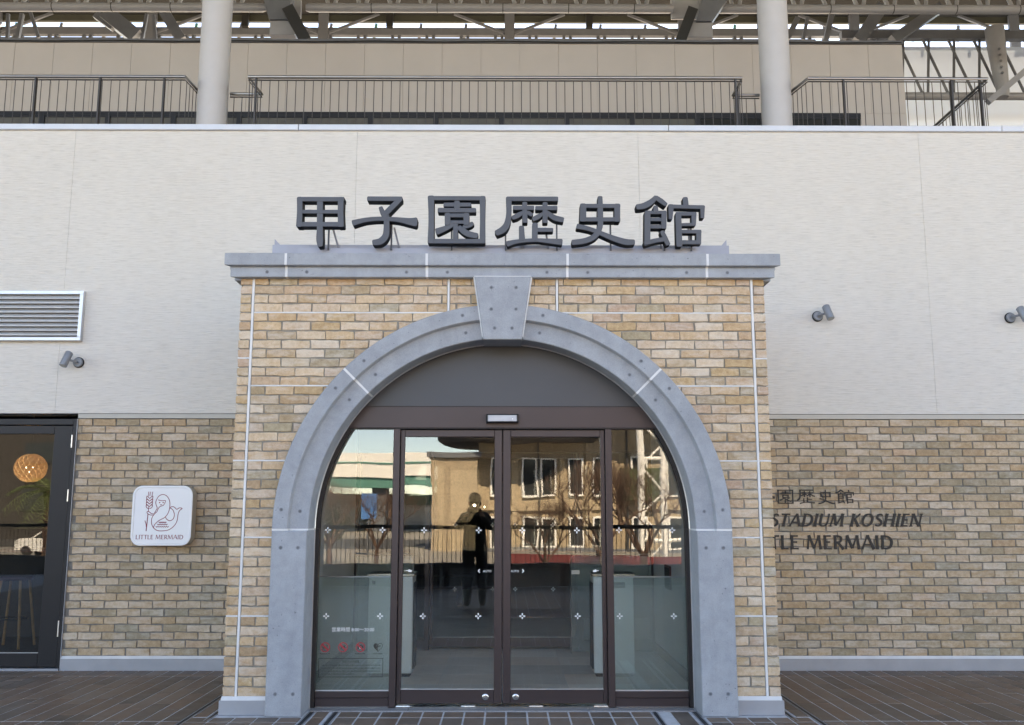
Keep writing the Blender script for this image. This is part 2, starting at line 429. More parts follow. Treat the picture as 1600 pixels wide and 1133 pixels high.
# ------------------------------------------------------------------ bricks
BRICK_MESH = {}
def brick_variants(key, mat, n=9, L=.21, H=.06, D=.055):
    out = []
    for k in range(n):
        r = random.Random(100 + k + hash(key) % 7)
        def jit(a): return a + r.uniform(-.0038, .0038)
        o = [(-L / 2, -H / 2), (-L / 6, -H / 2), (L / 5, -H / 2), (L / 2, -H / 2), (L / 2, H * .1), (L / 2, H / 2), (L / 5, H / 2), (-L / 6, H / 2), (-L / 2, H / 2), (-L / 2, -H * .05)]
        o = [(jit(x), jit(z)) for x, z in o]
        i = [(x * (1 - .008 - r.uniform(0, .012)), z * (1 - .05 - r.uniform(0, .07))) for x, z in o]
        fr = [(x, -D / 2 + r.uniform(0, .0022), z) for x, z in i]
        mb = MB().rings([fr, [(x, -D / 2 + .004, z) for x, z in o], [(x, D / 2, z) for x, z in o]])
        out.append(mb.mesh('brick', mat))
    return out
def lay_bricks(root, bricks, key, mat, mat_i, limit=300, prio=None, fy=0.0):
    """bricks: (x0, x1, zc) of stretchers or cuts whose front face lies at world Y = fy"""
    V = BRICK_MESH.setdefault(key, brick_variants(key, mat))
    H = BRICK_MESH.setdefault(key + 'h', brick_variants(key + 'h', mat, 6, .1))
    bs = sorted(bricks, key=prio or (lambda b: -(b[1] - b[0])))
    for x0, x1, zc in bs[:limit]:
        w = x1 - x0
        me = rnd.choice(V if w > .13 else H); base = .21 if w > .13 else .1
        inst('brick', me, root, ((x0 + x1) / 2, fy + .0275 + rnd.uniform(-.003, .003), zc + rnd.uniform(-.001, .001)),
             (rnd.uniform(-.01, .01), rnd.choice((0, math.pi)) + rnd.uniform(-.006, .006), rnd.uniform(-.008, .008)), (w / base, 1, 1))
    rest = bs[limit:]
    if rest:
        mb = MB()
        for x0, x1, zc in rest: mb.bbox(x0, x1, fy + rnd.uniform(-.003, .003), fy + .055, zc - .03, zc + .03, .003)
        part('brick_mass', mb, mat_i, root, kind='stuff')

# ================================================================== SETTING
# deck: a bed of grout carrying brown tiles, drain slots and steel edges
deck = struct('deck', MB().box(-16, 16, -11.4, 1.95, -.5, -.0035), 'grout')
inner_bed = MB()
tiles = []
def planks(x0, x1, y0, y1, pitch, length, stag=True, ph=0.0):
    n = max(1, round((x1 - x0) / pitch)); w = (x1 - x0) / n
    for i in range(n):
        y = y1 + (rnd.choice((0, 1 / 3, 2 / 3)) * length if stag else 0)
        while y > y0:
            a, b = max(y - length, y0), min(y, y1)
            if b - a > .03: tiles.append((x0 + i * w, x0 + (i + 1) * w, a, b))
            y -= length
for s in (-1, 1):
    sx = 2.215
    for (a, b) in ((1.61, 1.88), (-.205, 1.6), (-2.0, -.215)):
        xs = sorted((s * sx, s * 9.0)); planks(xs[0], xs[1], a, b, .135, .6)
    xs = sorted((s * 2.175, s * 2.075)); planks(xs[0], xs[1], -.07, 1.88, .1, .3)
planks(-2.18, -1.40, -.235, -.095, .145, .2, False); planks(1.43, 2.16, -.235, -.095, .145, .2, False)
planks(-2.18, -1.40, -2.0, -.245, .145, .6); planks(1.43, 2.16, -2.0, -.245, .145, .6)
planks(-1.34, -1.24, -2.0, .10, .1, .6); planks(1.21, 1.35, -2.0, .10, .14, .6)
planks(-1.165, 1.075, -.085, .095, .145, .3, False)
planks(-1.165, 1.075, -2.0, -.10, .145, .6)
tile_mesh = MB().rings([[(-.5 + .0, -.5, -.02), (.5, -.5, -.02), (.5, .5, -.02), (-.5, .5, -.02)], [(-.5, -.5, -.0015), (.5, -.5, -.0015), (.5, .5, -.0015), (-.5, .5, -.0015)],
                        [(-.492, -.496, 0), (.492, -.496, 0), (.492, .496, 0), (-.492, .496, 0)]]).mesh('tile', 'tile')
def vis(t):
    x = (t[0] + t[1]) / 2; y = (t[2] + t[3]) / 2
    inv = y > -.45 and abs(x) < 5.2
    return (0 if inv else 1, -(t[1] - t[0]) * (t[3] - t[2]) / (y + 8) ** 2)
tiles.sort(key=vis)
for t in tiles[:300]:
    g = .0065
    inst('tile', tile_mesh, deck, ((t[0] + t[1]) / 2, (t[2] + t[3]) / 2, rnd.uniform(-.0008, .0008)), (rnd.uniform(-.002, .002), rnd.uniform(-.004, .004), 0), (t[1] - t[0] - 2 * g, t[3] - t[2] - 2 * g, 1))
mb = MB()
for t in tiles[300:]: mb.box(t[0] + .004, t[1] - .004, t[2] + .004, t[3] - .004, -.02, 0)
for i in range(110):          # the rest of the deck behind the camera
    x = -9 + i * .164
    for j in range(15): mb.box(x + .004, x + .16, -2.0 - .6 * (j + 1) + .004, -2.01 - .6 * j, -.02, 0)
part('tile_mass', mb, 'tile_i', deck, kind='stuff')
for x, y0, y1, w in ((-2.195, -11, 1.88, .026), (2.195, -11, 1.88, .026), (-2.045, -.2, 1.88, .02), (2.04, -.2, 1.88, .02), (-1.37, -2, .11, .03), (1.39, -2, .11, .03), (-1.195, -2, .11, .03), (1.10, -2, .11, .026)):
    part('drain_slot', MB().box(x - w / 2, x + w / 2, y0, y1, -.012, -.002), 'slot', deck)
    for s in (-1, 1): part('slot_edge', MB().box(x + s * (w / 2 + .004) - .004, x + s * (w / 2 + .004) + .004, y0, y1, -.012, .0015), 'edge_steel', deck)
x = -1.40
for wd in (.72, .56, .75, .77):
    part('threshold_stone', MB().box(x + .003, x + wd - .003, .105, .20, -.02, .006), 'granite', deck); x += wd

# ground beyond, road
struct('ground', MB().box(-400, 400, -500, 300, -1.5, -1.3), 'plaza')
struct('road', MB().box(-200, 200, -86, -64, -1.29, -1.285), 'asphalt')

# vestibule and hall interior
mb = MB(); mb.box(-1.62, 1.62, .2, 3.2, -.3, -.006)
vf = struct('vestibule_floor', mb, 'grout')
fl_me = MB().box(-.5, .5, -.5, .5, -.02, 0).mesh('floor_tile', 'int_floor')
for i in range(6):
    for j in range(6): inst('floor_tile', fl_me, vf, (-1.35 + .54 * i, .45 + .5 * j, 0), (0, 0, 0), (.536, .496, 1))
struct('vestibule_wall', MB().box(-1.75, -1.58, .3, 3.2, 0, 2.6).box(1.58, 1.75, .3, 3.2, 0, 2.6).box(-1.75, 1.75, .3, 3.2, 2.6, 2.7), 'int_wall')
struct('wall_base', MB().box(-1.58, -1.565, .3, 3.15, 0, .09).box(1.565, 1.58, .3, 3.15, 0, .09), 'bronze')
struct('hall_floor', MB().box(-3.6, 3.6, 3.2, 11, -.3, 0), 'int_floor')
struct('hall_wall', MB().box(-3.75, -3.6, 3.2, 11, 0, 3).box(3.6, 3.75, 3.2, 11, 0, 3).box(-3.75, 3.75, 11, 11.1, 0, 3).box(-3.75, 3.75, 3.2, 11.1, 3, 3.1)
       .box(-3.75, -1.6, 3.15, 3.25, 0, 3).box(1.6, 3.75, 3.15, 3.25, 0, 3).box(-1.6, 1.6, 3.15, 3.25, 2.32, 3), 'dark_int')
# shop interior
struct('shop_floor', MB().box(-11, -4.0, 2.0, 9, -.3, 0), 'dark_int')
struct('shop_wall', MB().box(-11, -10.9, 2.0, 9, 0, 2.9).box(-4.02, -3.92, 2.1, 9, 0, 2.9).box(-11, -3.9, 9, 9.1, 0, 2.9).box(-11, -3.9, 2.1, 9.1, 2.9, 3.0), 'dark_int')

# ================================================================== BRICK WALLS beside the portal
WY = 1.9
def wall_rows(x0, x1, off=0.0):
    out = []
    for i in range(31):
        zc = 2.2607 - .07 * i
        x = x0 - .3 + (.11 if i % 2 else 0) + off + rnd.uniform(-.012, .012)
        while x < x1:
            a, b = max(x, x0), min(x + .21 + rnd.uniform(-.004, .004), x1)
            if b - a > .03: out.append((a, b, zc))
            x += .22
    return out
def brick_wall(x0, x1, label, prio):
    r = thing('brick_wall', label, 'wall', ((x0 + x1) / 2, WY, 0))
    part('mortar', MB().box(x0, x1, WY + .009, WY + .2, 0, 2.292), 'mortar_grey', r)
    lay_bricks(r, wall_rows(x0, x1), 'dun', 'brick_dun', 'brick_dun_i', 300, prio, WY)
    part('ledge', MB().rings([[(x0, WY + .004, .128), (x0, WY - .02, .104), (x0, WY + .004, .1)], [(x1, WY + .004, .128), (x1, WY - .02, .104), (x1, WY + .004, .1)]]), 'sealant', r)
    part('skirting', MB().box(x0, x1, WY - .018, WY + .006, 0, .102), 'skirt', r)
    part('top_trim', MB().box(x0, x1, WY - .012, WY + .1, 2.297, 2.338), 'trim', r)
    return r
brick_wall(-4.02, -1.99, 'dun brick wall between the glazed shop door and the stone arch, behind the white sign', lambda b: (0 if b[0] > -4.1 and b[1] < -2.3 else 1, b[0]))
brick_wall(-18.0, -11.0, 'plain dun brick wall beyond the shop glazing, outside the picture', lambda b: -b[0])
brick_wall(1.99, 18.0, 'long dun brick wall carrying three lines of dark lettering', lambda b: (0 if b[1] > 2.45 and b[0] < 5.0 else 1, b[0]))

# ================================================================== SIDING WALL above
sw = thing('siding_wall', 'cream horizontally ribbed siding wall above the brick walls and the arch', 'wall', (0, WY, 2.345))
part('wall_core', MB().box(-18.2, 18.2, WY + .029, WY + .3, 2.345, 5.16), 'siding', sw)
for k in range(-6, 7):
    x0 = -1.46 + 2.79 * k
    part('siding_panel', MB().box(x0 + .001, x0 + 2.789, WY, WY + .028, 2.345, 5.163), 'siding', sw)
part('drip_edge', MB().box(-18.2, 18.2, WY - .004, WY + .028, 2.338, 2.3445), 'bronze_dk', sw)
xs = [-18.2, -13.0, -9.4, -5.7, -2.04, 1.63, 4.95, 8.6, 12.6, 18.2]
for a, b in zip(xs, xs[1:]):
    part('coping_piece', MB().bbox(a + .003, b - .003, WY - .03, WY + .25, 5.164, 5.222, .004), 'coping', sw)

# ================================================================== ENTRANCE PORTAL
RC, RO, RM, RI = 1.30, 1.67, 1.555, 1.415
FY = -.08
po = thing('entrance_portal', 'projecting buff brick entrance portal with a round grey stone arch', 'portal', (0, 0, 0))
core = MB()
arc = [(RO - .06) * math.cos(t) for t in [math.pi * q / 48 for q in range(49)]]
def core_front(y0, y1):
    """mortar bed with the arch opening cut out"""
    ro = RO - .06
    n = 48; top = 3.20
    prev = None
    for q in range(n + 1):
        t = math.pi * q / n; x, z = ro * math.cos(t), RC + ro * math.sin(t)
        cur = (x, z)
        if prev: core.rings([[(prev[0], y0, prev[1]), (cur[0], y0, cur[1]), (cur[0], y0, top), (prev[0], y0, top)], [(prev[0], y1, prev[1]), (cur[0], y1, cur[1]), (cur[0], y1, top), (prev[0], y1, top)]])
        prev = cur
    for s in (-1, 1):
        a, b = sorted((s * ro, s * 1.985)); core.box(a, b, y0, y1, 0, top)
core_front(.009, .19)
part('mortar', core, 'mortar', po)
part('side_core', MB().box(-1.985, -1.78, .191, WY - .003, 0, 3.2).box(1.78, 1.985, .191, WY - .003, 0, 3.2), 'mortar', po)
# face bricks in courses of 70 mm, cut by the arch ring and by the movement joints
bl = []
ZT = 2.921
for i in range(-4, 40):
    zc = ZT - .035 - .07 * i
    for s in (-1, 1):
        bl.append(tuple(sorted((s * 1.996, s * (1.912 + rnd.uniform(-.006, .006))))) + (zc,))
        lim = 1.888
        zt = zc + .035
        if zt <= RC: xin = 1.61
        elif zt - RC < 1.61: xin = math.sqrt(1.61 ** 2 - (zt - RC) ** 2)
        else: xin = .1
        cuts = [lim]
        x = lim - (.0 if i % 2 else .105) - rnd.uniform(-.01, .01)
        segs = []
        hi = lim
        if not i % 2: segs.append((hi - .1, hi)); hi -= .11
        while hi > xin:
            segs.append((max(hi - .21 + rnd.uniform(-.006, .004), xin), hi)); hi -= .22
        for a, b in segs:
            if a < .413 < b and zc > 2.93:
                pcs = [(a, .401), (.425, b)]
            else: pcs = [(a, b)]
            for a2, b2 in pcs:
                if b2 - a2 > .025: bl.append(tuple(sorted((s * a2, s * b2))) + (zc,))
lay_bricks(po, bl, 'buff', 'brick_buff', 'brick_buff_i', 320, None, 0.0)
mb = MB()
for s in (-1, 1):
    for i in range(-4, 40):
        zc = ZT - .035 - .07 * i; y = .07 - (.11 if i % 2 else 0)
        while y < WY - .02:
            a, b = max(y, .062), min(y + .21, WY - .012)
            if b - a > .02:
                x0, x1 = sorted((s * 1.94, s * (1.997 + rnd.uniform(-.002, .002)))); mb.box(x0, x1, a, b, zc - .03, zc + .03)
            y += .22
part('side_brick_mass', mb, 'brick_buff_i', po, kind='stuff')
for s in (-1, 1):
    part('movement_joint', MB().bbox(s * 1.9 - .009, s * 1.9 + .009, -.002, .02, .12, 3.19, .003), 'sealant', po)
    part('movement_joint', MB().bbox(s * .413 - .008, s * .413 + .008, -.002, .02, 2.92, 3.19, .003), 'sealant', po)
    for k in range(5):
        z = ZT - .56 * k
        xin = 1.6 if z < RC else math.sqrt(max(1.6 ** 2 - (z - RC) ** 2, .01))
        a, b = sorted((s * xin, s * 1.889)); part('movement_joint', MB().bbox(a, b, -.001, .02, z - .006, z + .006, .003), 'sealant', po)
    for z in (2.57, 1.801, .681):
        a, b = sorted((s * 1.911, s * 1.996)); part('movement_joint', MB().bbox(a, b, -.001, .02, z - .006, z + .006, .003), 'sealant', po)
    a, b = sorted((s * 1.6, s * 2.0))
    part('ledge', MB().rings([[(a, .004, .126), (a, -.02, .1), (a, .004, .09)], [(b, .004, .126), (b, -.02, .1), (b, .004, .09)]]), 'sealant', po)
    a, b = sorted((s * 1.66, s * 2.012))
    part('skirting', MB().box(a, b, -.02, .06, 0, .099), 'skirt', po)
    a, b = sorted((s * 1.99, s * 2.012)); part('skirting', MB().box(a, b, .0605, WY, 0, .099), 'skirt', po)

# arch stones
def ring_sector(t0, t1, prof, n):
    mb = MB()
    rr = []
    for q in range(n + 1):
        t = t0 + (t1 - t0) * q / n
        rr.append([(r * math.cos(t), y, RC + r * math.sin(t)) for r, y in prof])
    return mb.rings(rr)
prof = [(RO, .03), (RO, FY + .005), (RO - .005, FY), (RM + .006, FY), (RM, FY + .006), (RM - .006, FY + .042), (RM - .012, FY + .046), (RI + .006, FY + .046), (RI, FY + .052), (RI, .19), (RI + .1, .19)]
def plug(parent, x, z, y):
    mb = MB()
    mb.lathe([(.0145, y + .002), (.0145, y - .0022), (.0105, y - .0022), (.009, y + .001)], (x, 0, z), 14, 'Y')
    o = part('plug', mb, 'plug', parent)
    mb2 = MB().lathe([(.0092, y + .001), (.0092, y - .0004)], (x, 0, z), 12, 'Y'); part('plug', mb2, 'plug_dark', parent)
jw = .009
tk = math.asin(.165 / 1.6)
for s in (-1, 1):
    mir = (lambda t: t) if s > 0 else (lambda t: math.pi - t)
    a, b = sorted((s * RI, s * RO))
    pier = part('arch_pier', MB().bbox(a, b, FY, .19, 0, RC - jw, .006), 'concrete', po)
    for x in (1.475, 1.60):
        for z in (1.17, .155): plug(pier, s * x, z, FY)
    for (t0, t1) in ((0 + .003, math.pi / 4 - .0055), (math.pi / 4 + .0055, math.pi / 2 - tk)):
        st = part('arch_stone', ring_sector(mir(t0), mir(t1), prof, 22), 'concrete', po, 40)
        for t in (t0 + .085, t1 - .085):
            for r, y in ((1.612, FY), (1.485, FY + .046)):
                tt = mir(t); plug(st, r * math.cos(tt), RC + r * math.sin(tt), y)
    seal = [(RO - .001, .0), (RO - .001, FY + .002), (RM - .001, FY + .002), (RM - .009, FY + .0475), (RI + .001, FY + .0475), (RI + .001, .185)]
    for t, dt in ((-.006, .0095), (math.pi / 4 - .006, .012)):
        part('stone_joint', ring_sector(mir(t), mir(t + dt), seal, 1), 'sealant', po)
kz0, kz1, kw0, kw1 = 2.695, 3.176, .143, .212
part('keystone', MB().rings([[(-kw0 + .005, -.115, kz0 + .005), (kw0 - .005, -.115, kz0 + .005), (kw1 - .005, -.115, kz1 - .005), (-kw1 + .005, -.115, kz1 - .005)],
     [(-kw0, -.11, kz0), (kw0, -.11, kz0), (kw1, -.11, kz1), (-kw1, -.11, kz1)], [(-kw0, .19, kz0), (kw0, .19, kz0), (kw1, .19, kz1), (-kw1, .19, kz1)]]), 'concrete', po)
ks = po.children[-1]
for x, z in ((-.085, 3.09), (.1, 3.09), (-.085, 2.925), (.1, 2.925), (-.06, 2.78), (.07, 2.78)): plug(ks, x, z, -.115)
for s in (-1, 1):
    part('stone_joint', MB().beam((s * (kw0 + .004), -.045, kz0 + .02), (s * (kw1 + .004), -.045, kz1), .013, .09), 'sealant', po)
part('stone_joint', MB().box(-kw1 - .004, kw1 + .004, -.11, 0, 3.1765, 3.181), 'sealant', po)

# cornice of stone blocks
cprof = [(0.05, 3.182), (-.058, 3.182), (-.062, 3.186), (-.062, 3.252), (-.058, 3.262), (-.096, 3.266), (-.1, 3.27), (-.1, 3.356), (-.096, 3.36), (.05, 3.36)]
cx = [-2.03, -1.64, -.575, .49, 1.55, 2.03]
for k, (a, b) in enumerate(zip(cx, cx[1:])):
    g = .010
    rr = []
    for e, x in ((0, a), (1, b)):
        outer = (k == 0 and e == 0) or (k == 4 and e == 1)
        sgn = -1 if e == 0 else 1
        if outer: rr.append([(sgn * (2.0 - y), y, z) for y, z in cprof])
        else: rr.append([(x - sgn * g, y, z) for y, z in cprof])
    cb = part('cornice_block', MB().rings(rr), 'concrete', po)
    pxs = []
    if k > 0: pxs.append(a + .155)
    else: pxs.append(b - .145)
    if 0 < k < 4: pxs.append(b - .155)
    for x in pxs: plug(cb, x, 3.221, -.062)
for x in cx[1:-1]:
    part('stone_joint', MB().box(x - g, x + g, -.0975, .04, 3.268, 3.358).box(x - g, x + g, -.0595, .04, 3.185, 3.268), 'sealant', po)
for s in (-1, 1):
    rr = [[(s * (2.0 - y), 0.0505, z) for y, z in cprof[:-1]] + [(s * 1.95, .0505, 3.36)], [(s * (2.0 - y), WY - .003, z) for y, z in cprof[:-1]] + [(s * 1.95, WY - .003, 3.36)]]
    part('cornice_return', MB().rings(rr), 'concrete', po)
part('portal_roof', MB().box(-1.949, 1.949, .051, WY - .003, 3.2, 3.352), 'sealant', po)
part('soffit_lining', MB().box(-1.779, 1.779, .2, WY, 2.74, 2.76), 'int_wall', po)

# ================================================================== SIGN on the portal roof
def on(px, py, Y):      # helper: place a brace end in its own plane from its surveyed bearing
    f_ = 1481.05; u, v = (px - 800) / f_, -(py - 566.5) / f_
    cp, sp = math.cos(.1558), math.sin(.1558); y_ = cp - v * sp; z_ = sp + v * cp
    k = (Y + 7.0576) / y_; return (.0402 + (u + .0044 * y_) * k, Y, 1.4301 + z_ * k)
LY0, LY1 = 0.0, .095
def mapper(ox, oy, sc):
    def f(p):
        px, py = ox + p[0] / sc, oy + p[1] / sc
        # sign plane: metric coordinates of the lettering, measured off the cornice below it
        q = on(px, py, 0.0)
        return (q[0], q[2], p[2] / sc / 200.0 * 1.09)
    return f
CH = {
 'ko': (455, 295, 7.619, [[(100, 112, 62), (100, 280, 60), (92, 445, 66)], [(588, 112, 66), (586, 280, 62), (590, 445, 66)], [(80, 126, 52), (620, 126, 52)], [(120, 275, 44), (565, 275, 44)], [(75, 424, 54), (615, 424, 54)], [(340, 118, 66), (338, 450, 66), (336, 600, 74), (342, 680, 56)]]),
 'shi': (455, 295, 7.619, [[(912, 120, 52), (1310, 122, 54)], [(1290, 125, 60), (1125, 292, 64)], [(1062, 222, 44), (1090, 290, 58), (1128, 350, 62)], [(735, 408, 66), (880, 372, 52), (1050, 358, 50), (1250, 366, 54), (1400, 388, 78), (1480, 395, 104)], [(1128, 300, 62), (1133, 450, 64), (1120, 560, 72), (1060, 625, 76), (975, 640, 62)]]),
 'en': (655, 295, 10.79, [[(195, 135, 100), (200, 500, 86), (193, 900, 100)], [(1065, 138, 92), (1065, 500, 80), (1062, 900, 90)], [(165, 158, 70), (1100, 158, 70)], [(160, 882, 76), (1095, 882, 76)], [(632, 215, 88), (632, 340, 96)], [(418, 264, 68), (860, 264, 68)], [(322, 358, 76), (940, 358, 76)], [(472, 420, 88), (476, 590, 88)], [(790, 420, 92), (790, 590, 88)], [(440, 443, 66), (825, 443, 66)], [(440, 555, 58), (825, 555, 58)],
     [(560, 600, 66), (450, 655, 84), (295, 715, 108)], [(608, 585, 74), (608, 850, 80)], [(662, 640, 80), (800, 742, 100), (970, 785, 88)], [(745, 640, 66), (850, 600, 78), (898, 570, 62)]]),
 'reki': (770, 295, 10.79, [[(240, 168, 76), (1085, 168, 76)], [(266, 150, 88), (268, 400, 82), (240, 580, 94), (170, 685, 108), (60, 745, 92)], [(350, 318, 72), (680, 318, 72)], [(535, 232, 78), (540, 555, 82)], [(500, 395, 60), (410, 450, 84), (330, 488, 62)], [(585, 390, 66), (655, 438, 64)], [(728, 318, 68), (1075, 318, 72)], [(880, 232, 78), (880, 555, 82)], [(838, 410, 52), (755, 468, 80), (680, 505, 70)], [(920, 400, 76), (1040, 480, 90), (1180, 515, 86)],
     [(482, 630, 78), (492, 850, 94)], [(710, 580, 86), (708, 850, 88)], [(745, 683, 68), (1005, 683, 66)], [(245, 920, 92), (400, 880, 68), (700, 855, 60), (950, 870, 78), (1155, 885, 104)]]),
 'shi2': (885, 295, 10.79, [[(282, 262, 96), (276, 530, 102)], [(857, 262, 90), (857, 535, 90)], [(245, 283, 68), (895, 283, 68)], [(240, 510, 70), (895, 510, 70)], [(568, 130, 74), (570, 400, 88), (568, 620, 86), (490, 780, 90), (330, 865, 90), (105, 900, 88)], [(185, 625, 84), (380, 668, 74), (560, 735, 74), (800, 830, 90), (1000, 888, 100), (1140, 890, 84)]]),
 'kan': (985, 295, 10.79, [[(432, 130, 64), (350, 215, 90), (230, 280, 98), (112, 300, 86)], [(430, 140, 74), (520, 200, 80), (600, 260, 66)], [(425, 290, 70), (430, 375, 84)], [(290, 378, 92), (286, 915, 92)], [(570, 378, 82), (565, 650, 82)], [(260, 388, 58), (600, 388, 58)], [(255, 508, 58), (595, 508, 58)], [(255, 628, 64), (595, 628, 64)], [(245, 915, 76), (400, 868, 72), (600, 835, 70)], [(535, 710, 68), (590, 820, 78), (640, 925, 72)],
     [(930, 140, 78), (940, 262, 88)], [(655, 282, 66), (900, 287, 62), (1245, 295, 66)], [(692, 262, 88), (682, 490, 60)], [(1225, 275, 76), (1222, 470, 58)], [(815, 400, 92), (832, 945, 94)], [(785, 405, 64), (1110, 405, 64)], [(1080, 400, 80), (1075, 590, 70)], [(850, 588, 50), (1095, 580, 54)], [(860, 703, 60), (1195, 703, 64)], [(1165, 690, 80), (1160, 890, 80)], [(870, 882, 68), (1190, 882, 68)]]),
}
rs = thing('roof_sign', 'six charcoal block characters standing on a blue grey rail above the stone arch', 'sign', (0, .1, 3.36))
kanji_lab = dict(ko='first character of the sign, a boxed cross with a long stem', shi='second character of the sign, a hooked stem crossed by a wide bar', en='third character of the sign, fully framed by a square',
                 reki='fourth character of the sign, with two tree shapes under a roof stroke', shi2='fifth character of the sign, with a wide sweeping foot', kan='sixth character of the sign, two narrow halves side by side')
for key, (ox, oy, sc, ss) in CH.items():
    mb = MB(); f = mapper(ox, oy, sc)
    for k, st in enumerate(ss):
        stroke(mb, [f(p) for p in st], LY0 + .0011 * k, LY1 - .0005 * k, .0035, .22)
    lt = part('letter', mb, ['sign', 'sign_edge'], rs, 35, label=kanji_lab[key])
    for p in lt.data.polygons: p.material_index = 1 if p.normal.y > -.3 else 0      # side and back faces use the near-black material
part('sign_rail', MB().box(-1.825, 1.792, .22, .28, 3.36, 3.515), 'sign_rail', rs)
for s in (-1.825, 1.792):
    part('end_bracket', MB().rings([[(s + (0 if s < 0 else -.004), .28, 3.515), (s + (0 if s < 0 else -.004), .28, 3.58), (s + (.06 if s < 0 else -.06), .28, 3.515)][:3], [(s + (0 if s < 0 else -.004), .4, 3.515), (s + (0 if s < 0 else -.004), .4, 3.58), (s + (.06 if s < 0 else -.06), .4, 3.515)][:3]]), 'sign_rail', rs)
for x in (-1.33, -.85, .13, .33, 1.22, 1.45):
    part('stay', MB().beam((x, .10, 3.62), (x + .04, .24, 3.44), .014, .014), 'sign_rail', rs)
for x in (-1.36, -.87, -.4, .02, .42, .84, 1.26, 1.47):
    part('stay', MB().box(x - .006, x + .006, .096, .112, 3.44, 3.66), 'sign', rs)
part('sign_beam', MB().box(-1.6, 1.55, .12, .20, 3.40, 3.46), 'sign_rail', rs)

# ================================================================== ENTRANCE GLAZING, DOORS
FYR = .20
eg = thing('entrance_surround', 'dark bronze door surround with an arched grey panel and two glazed sidelights', 'door frame', (0, FYR, 0))
mb = MB(); n = 32; rr = RI + .03; z0 = 2.232
t0 = math.asin((z0 - RC) / rr)
poly = [(rr * math.cos(t0 + (math.pi - 2 * t0) * q / n), RC + rr * math.sin(t0 + (math.pi - 2 * t0) * q / n)) for q in range(n + 1)]
part('arch_panel', MB().prism(poly, FYR + .03, FYR + .06), 'transom', eg)
part('header', MB().bbox(-1.44, 1.44, FYR, FYR + .12, 2.062, 2.226, .003), 'bronze', eg)
part('header_gap', MB().box(-1.3, 1.3, FYR + .02, FYR + .05, 2.226, 2.232), 'bronze_dk', eg)
part('header_lip', MB().box(-1.3, 1.3, FYR + .006, FYR + .05, 2.056, 2.062), 'bronze_dk', eg)
ap = [(RI + .02, FYR - .008), (RI - .001, FYR - .008), (RI - .007, FYR - .004), (RI - .007, FYR + .004), (RI + .02, FYR + .004)]
mb = ring_sector(0, math.pi, ap, 64)
part('edge_trim', mb, 'alu', eg)
jp = [(RI + .03, FYR + .006), (RI - .035, FYR + .006), (RI - .035, FYR + .06), (RI + .03, FYR + .06)]
for s in (-1, 1):
    a0, a1 = (0, math.asin((2.062 - RC) / RI)) if s > 0 else (math.pi, math.pi - math.asin((2.062 - RC) / RI))
    part('jamb', ring_sector(a0, a1, jp, 24), 'bronze_dk', eg)
    a, b = sorted((s * (RI - .035), s * (RI + .03))); part('jamb', MB().box(a, b, FYR + .006, FYR + .06, 0.006, RC - .001), 'bronze_dk', eg)
    a, b = sorted((s * (RI - .007), s * (RI + .02))); part('edge_trim', MB().box(a, b, FYR - .008, FYR + .004, 0.006, RC - .001), 'alu', eg)
    a, b = sorted((s * .785, s * .835)); part('mullion', MB().bbox(a, b, FYR + .002, FYR + .13, .008, 2.055, .003), 'bronze', eg)
    a, b = sorted((s * .836, s * 1.379))
    part('bottom_rail', MB().bbox(a, b, FYR + .02, FYR + .08, .075, .119, .003).bbox(a, b, FYR + .02, FYR + .08, .008, .068, .003).box(a, b, FYR + .03, FYR + .08, .068, .075), 'bronze', eg)
    a, b = sorted((s * .835, s * 1.40))
    pn = part('pane', MB().box(a, b, FYR + .05, FYR + .058, .12, 2.056), 'glass', eg)
    for z in (.119,): part('glazing_bead', MB().box(min(a, b), max(a, b), FYR + .044, FYR + .05, z, z + .006), 'alu', eg)
    # printed safety crosses on the pane
    def cross(mb, x, z, y, r=.022):
        for k in range(4):
            an = math.pi / 2 * k; ca, sa = math.cos(an), math.sin(an)
            pts = [(-.0048, r * .30), (.0048, r * .30), (.0048, r), (-.0048, r)]
            mb.prism([(x + p * ca - q * sa, z + p * sa + q * ca) for p, q in pts], y, y + .0006)
    for x, z in (((-1.325, 1.29), (-.91, 1.29), (-1.318, .655), (-.915, .655)) if s < 0 else ((.885, 1.29), (1.29, 1.29), (.88, .655), (1.285, .655))):
        mb = MB(); cross(mb, x, z, FYR + .0488); part('safety_mark', mb, 'white_print', pn)
    if s < 0: sidelight = pn
def text_mesh(body, size, x, z, y, mat, parent, name, align='CENTER', width=None):
    c = bpy.data.curves.new(name, 'FONT'); c.body = body; c.size = size; c.align_x = align; c.resolution_u = 2
    o = bpy.data.objects.new(name, c); COL.objects.link(o)
    dg = bpy.context.evaluated_depsgraph_get(); dg.update()
    me = bpy.data.meshes.new_from_object(o.evaluated_get(dg)); COL.objects.unlink(o); bpy.data.objects.remove(o); bpy.data.curves.remove(c)
    xs_ = [v.co.x for v in me.vertices]; k = 1.0
    if width and xs_: k = width / (max(xs_) - min(xs_))
    w = WLOC[parent.name]
    for v in me.vertices: v.co = (x + v.co.x * k - w[0], y - w[1], z + v.co.y * k - w[2])
    me.materials.clear(); me.materials.append(M[mat]); me.name = name
    ob = bpy.data.objects.new(name, me); link(ob, parent); return ob
PY = FYR + .0488
text_mesh('営業時間 8:00～20:00', .044, -1.115, .545, PY, 'white_print', sidelight, 'opening_hours', width=.315)
def disc_ring(mb, x, z, r0, r1, y, n=28):
    for q in range(n):
        a, b = 2 * math.pi * q / n, 2 * math.pi * (q + 1) / n
        mb.add([(x + r * math.cos(t), y, z + r * math.sin(t)) for r, t in ((r0, a), (r1, a), (r1, b), (r0, b))], [(0, 1, 2, 3)])
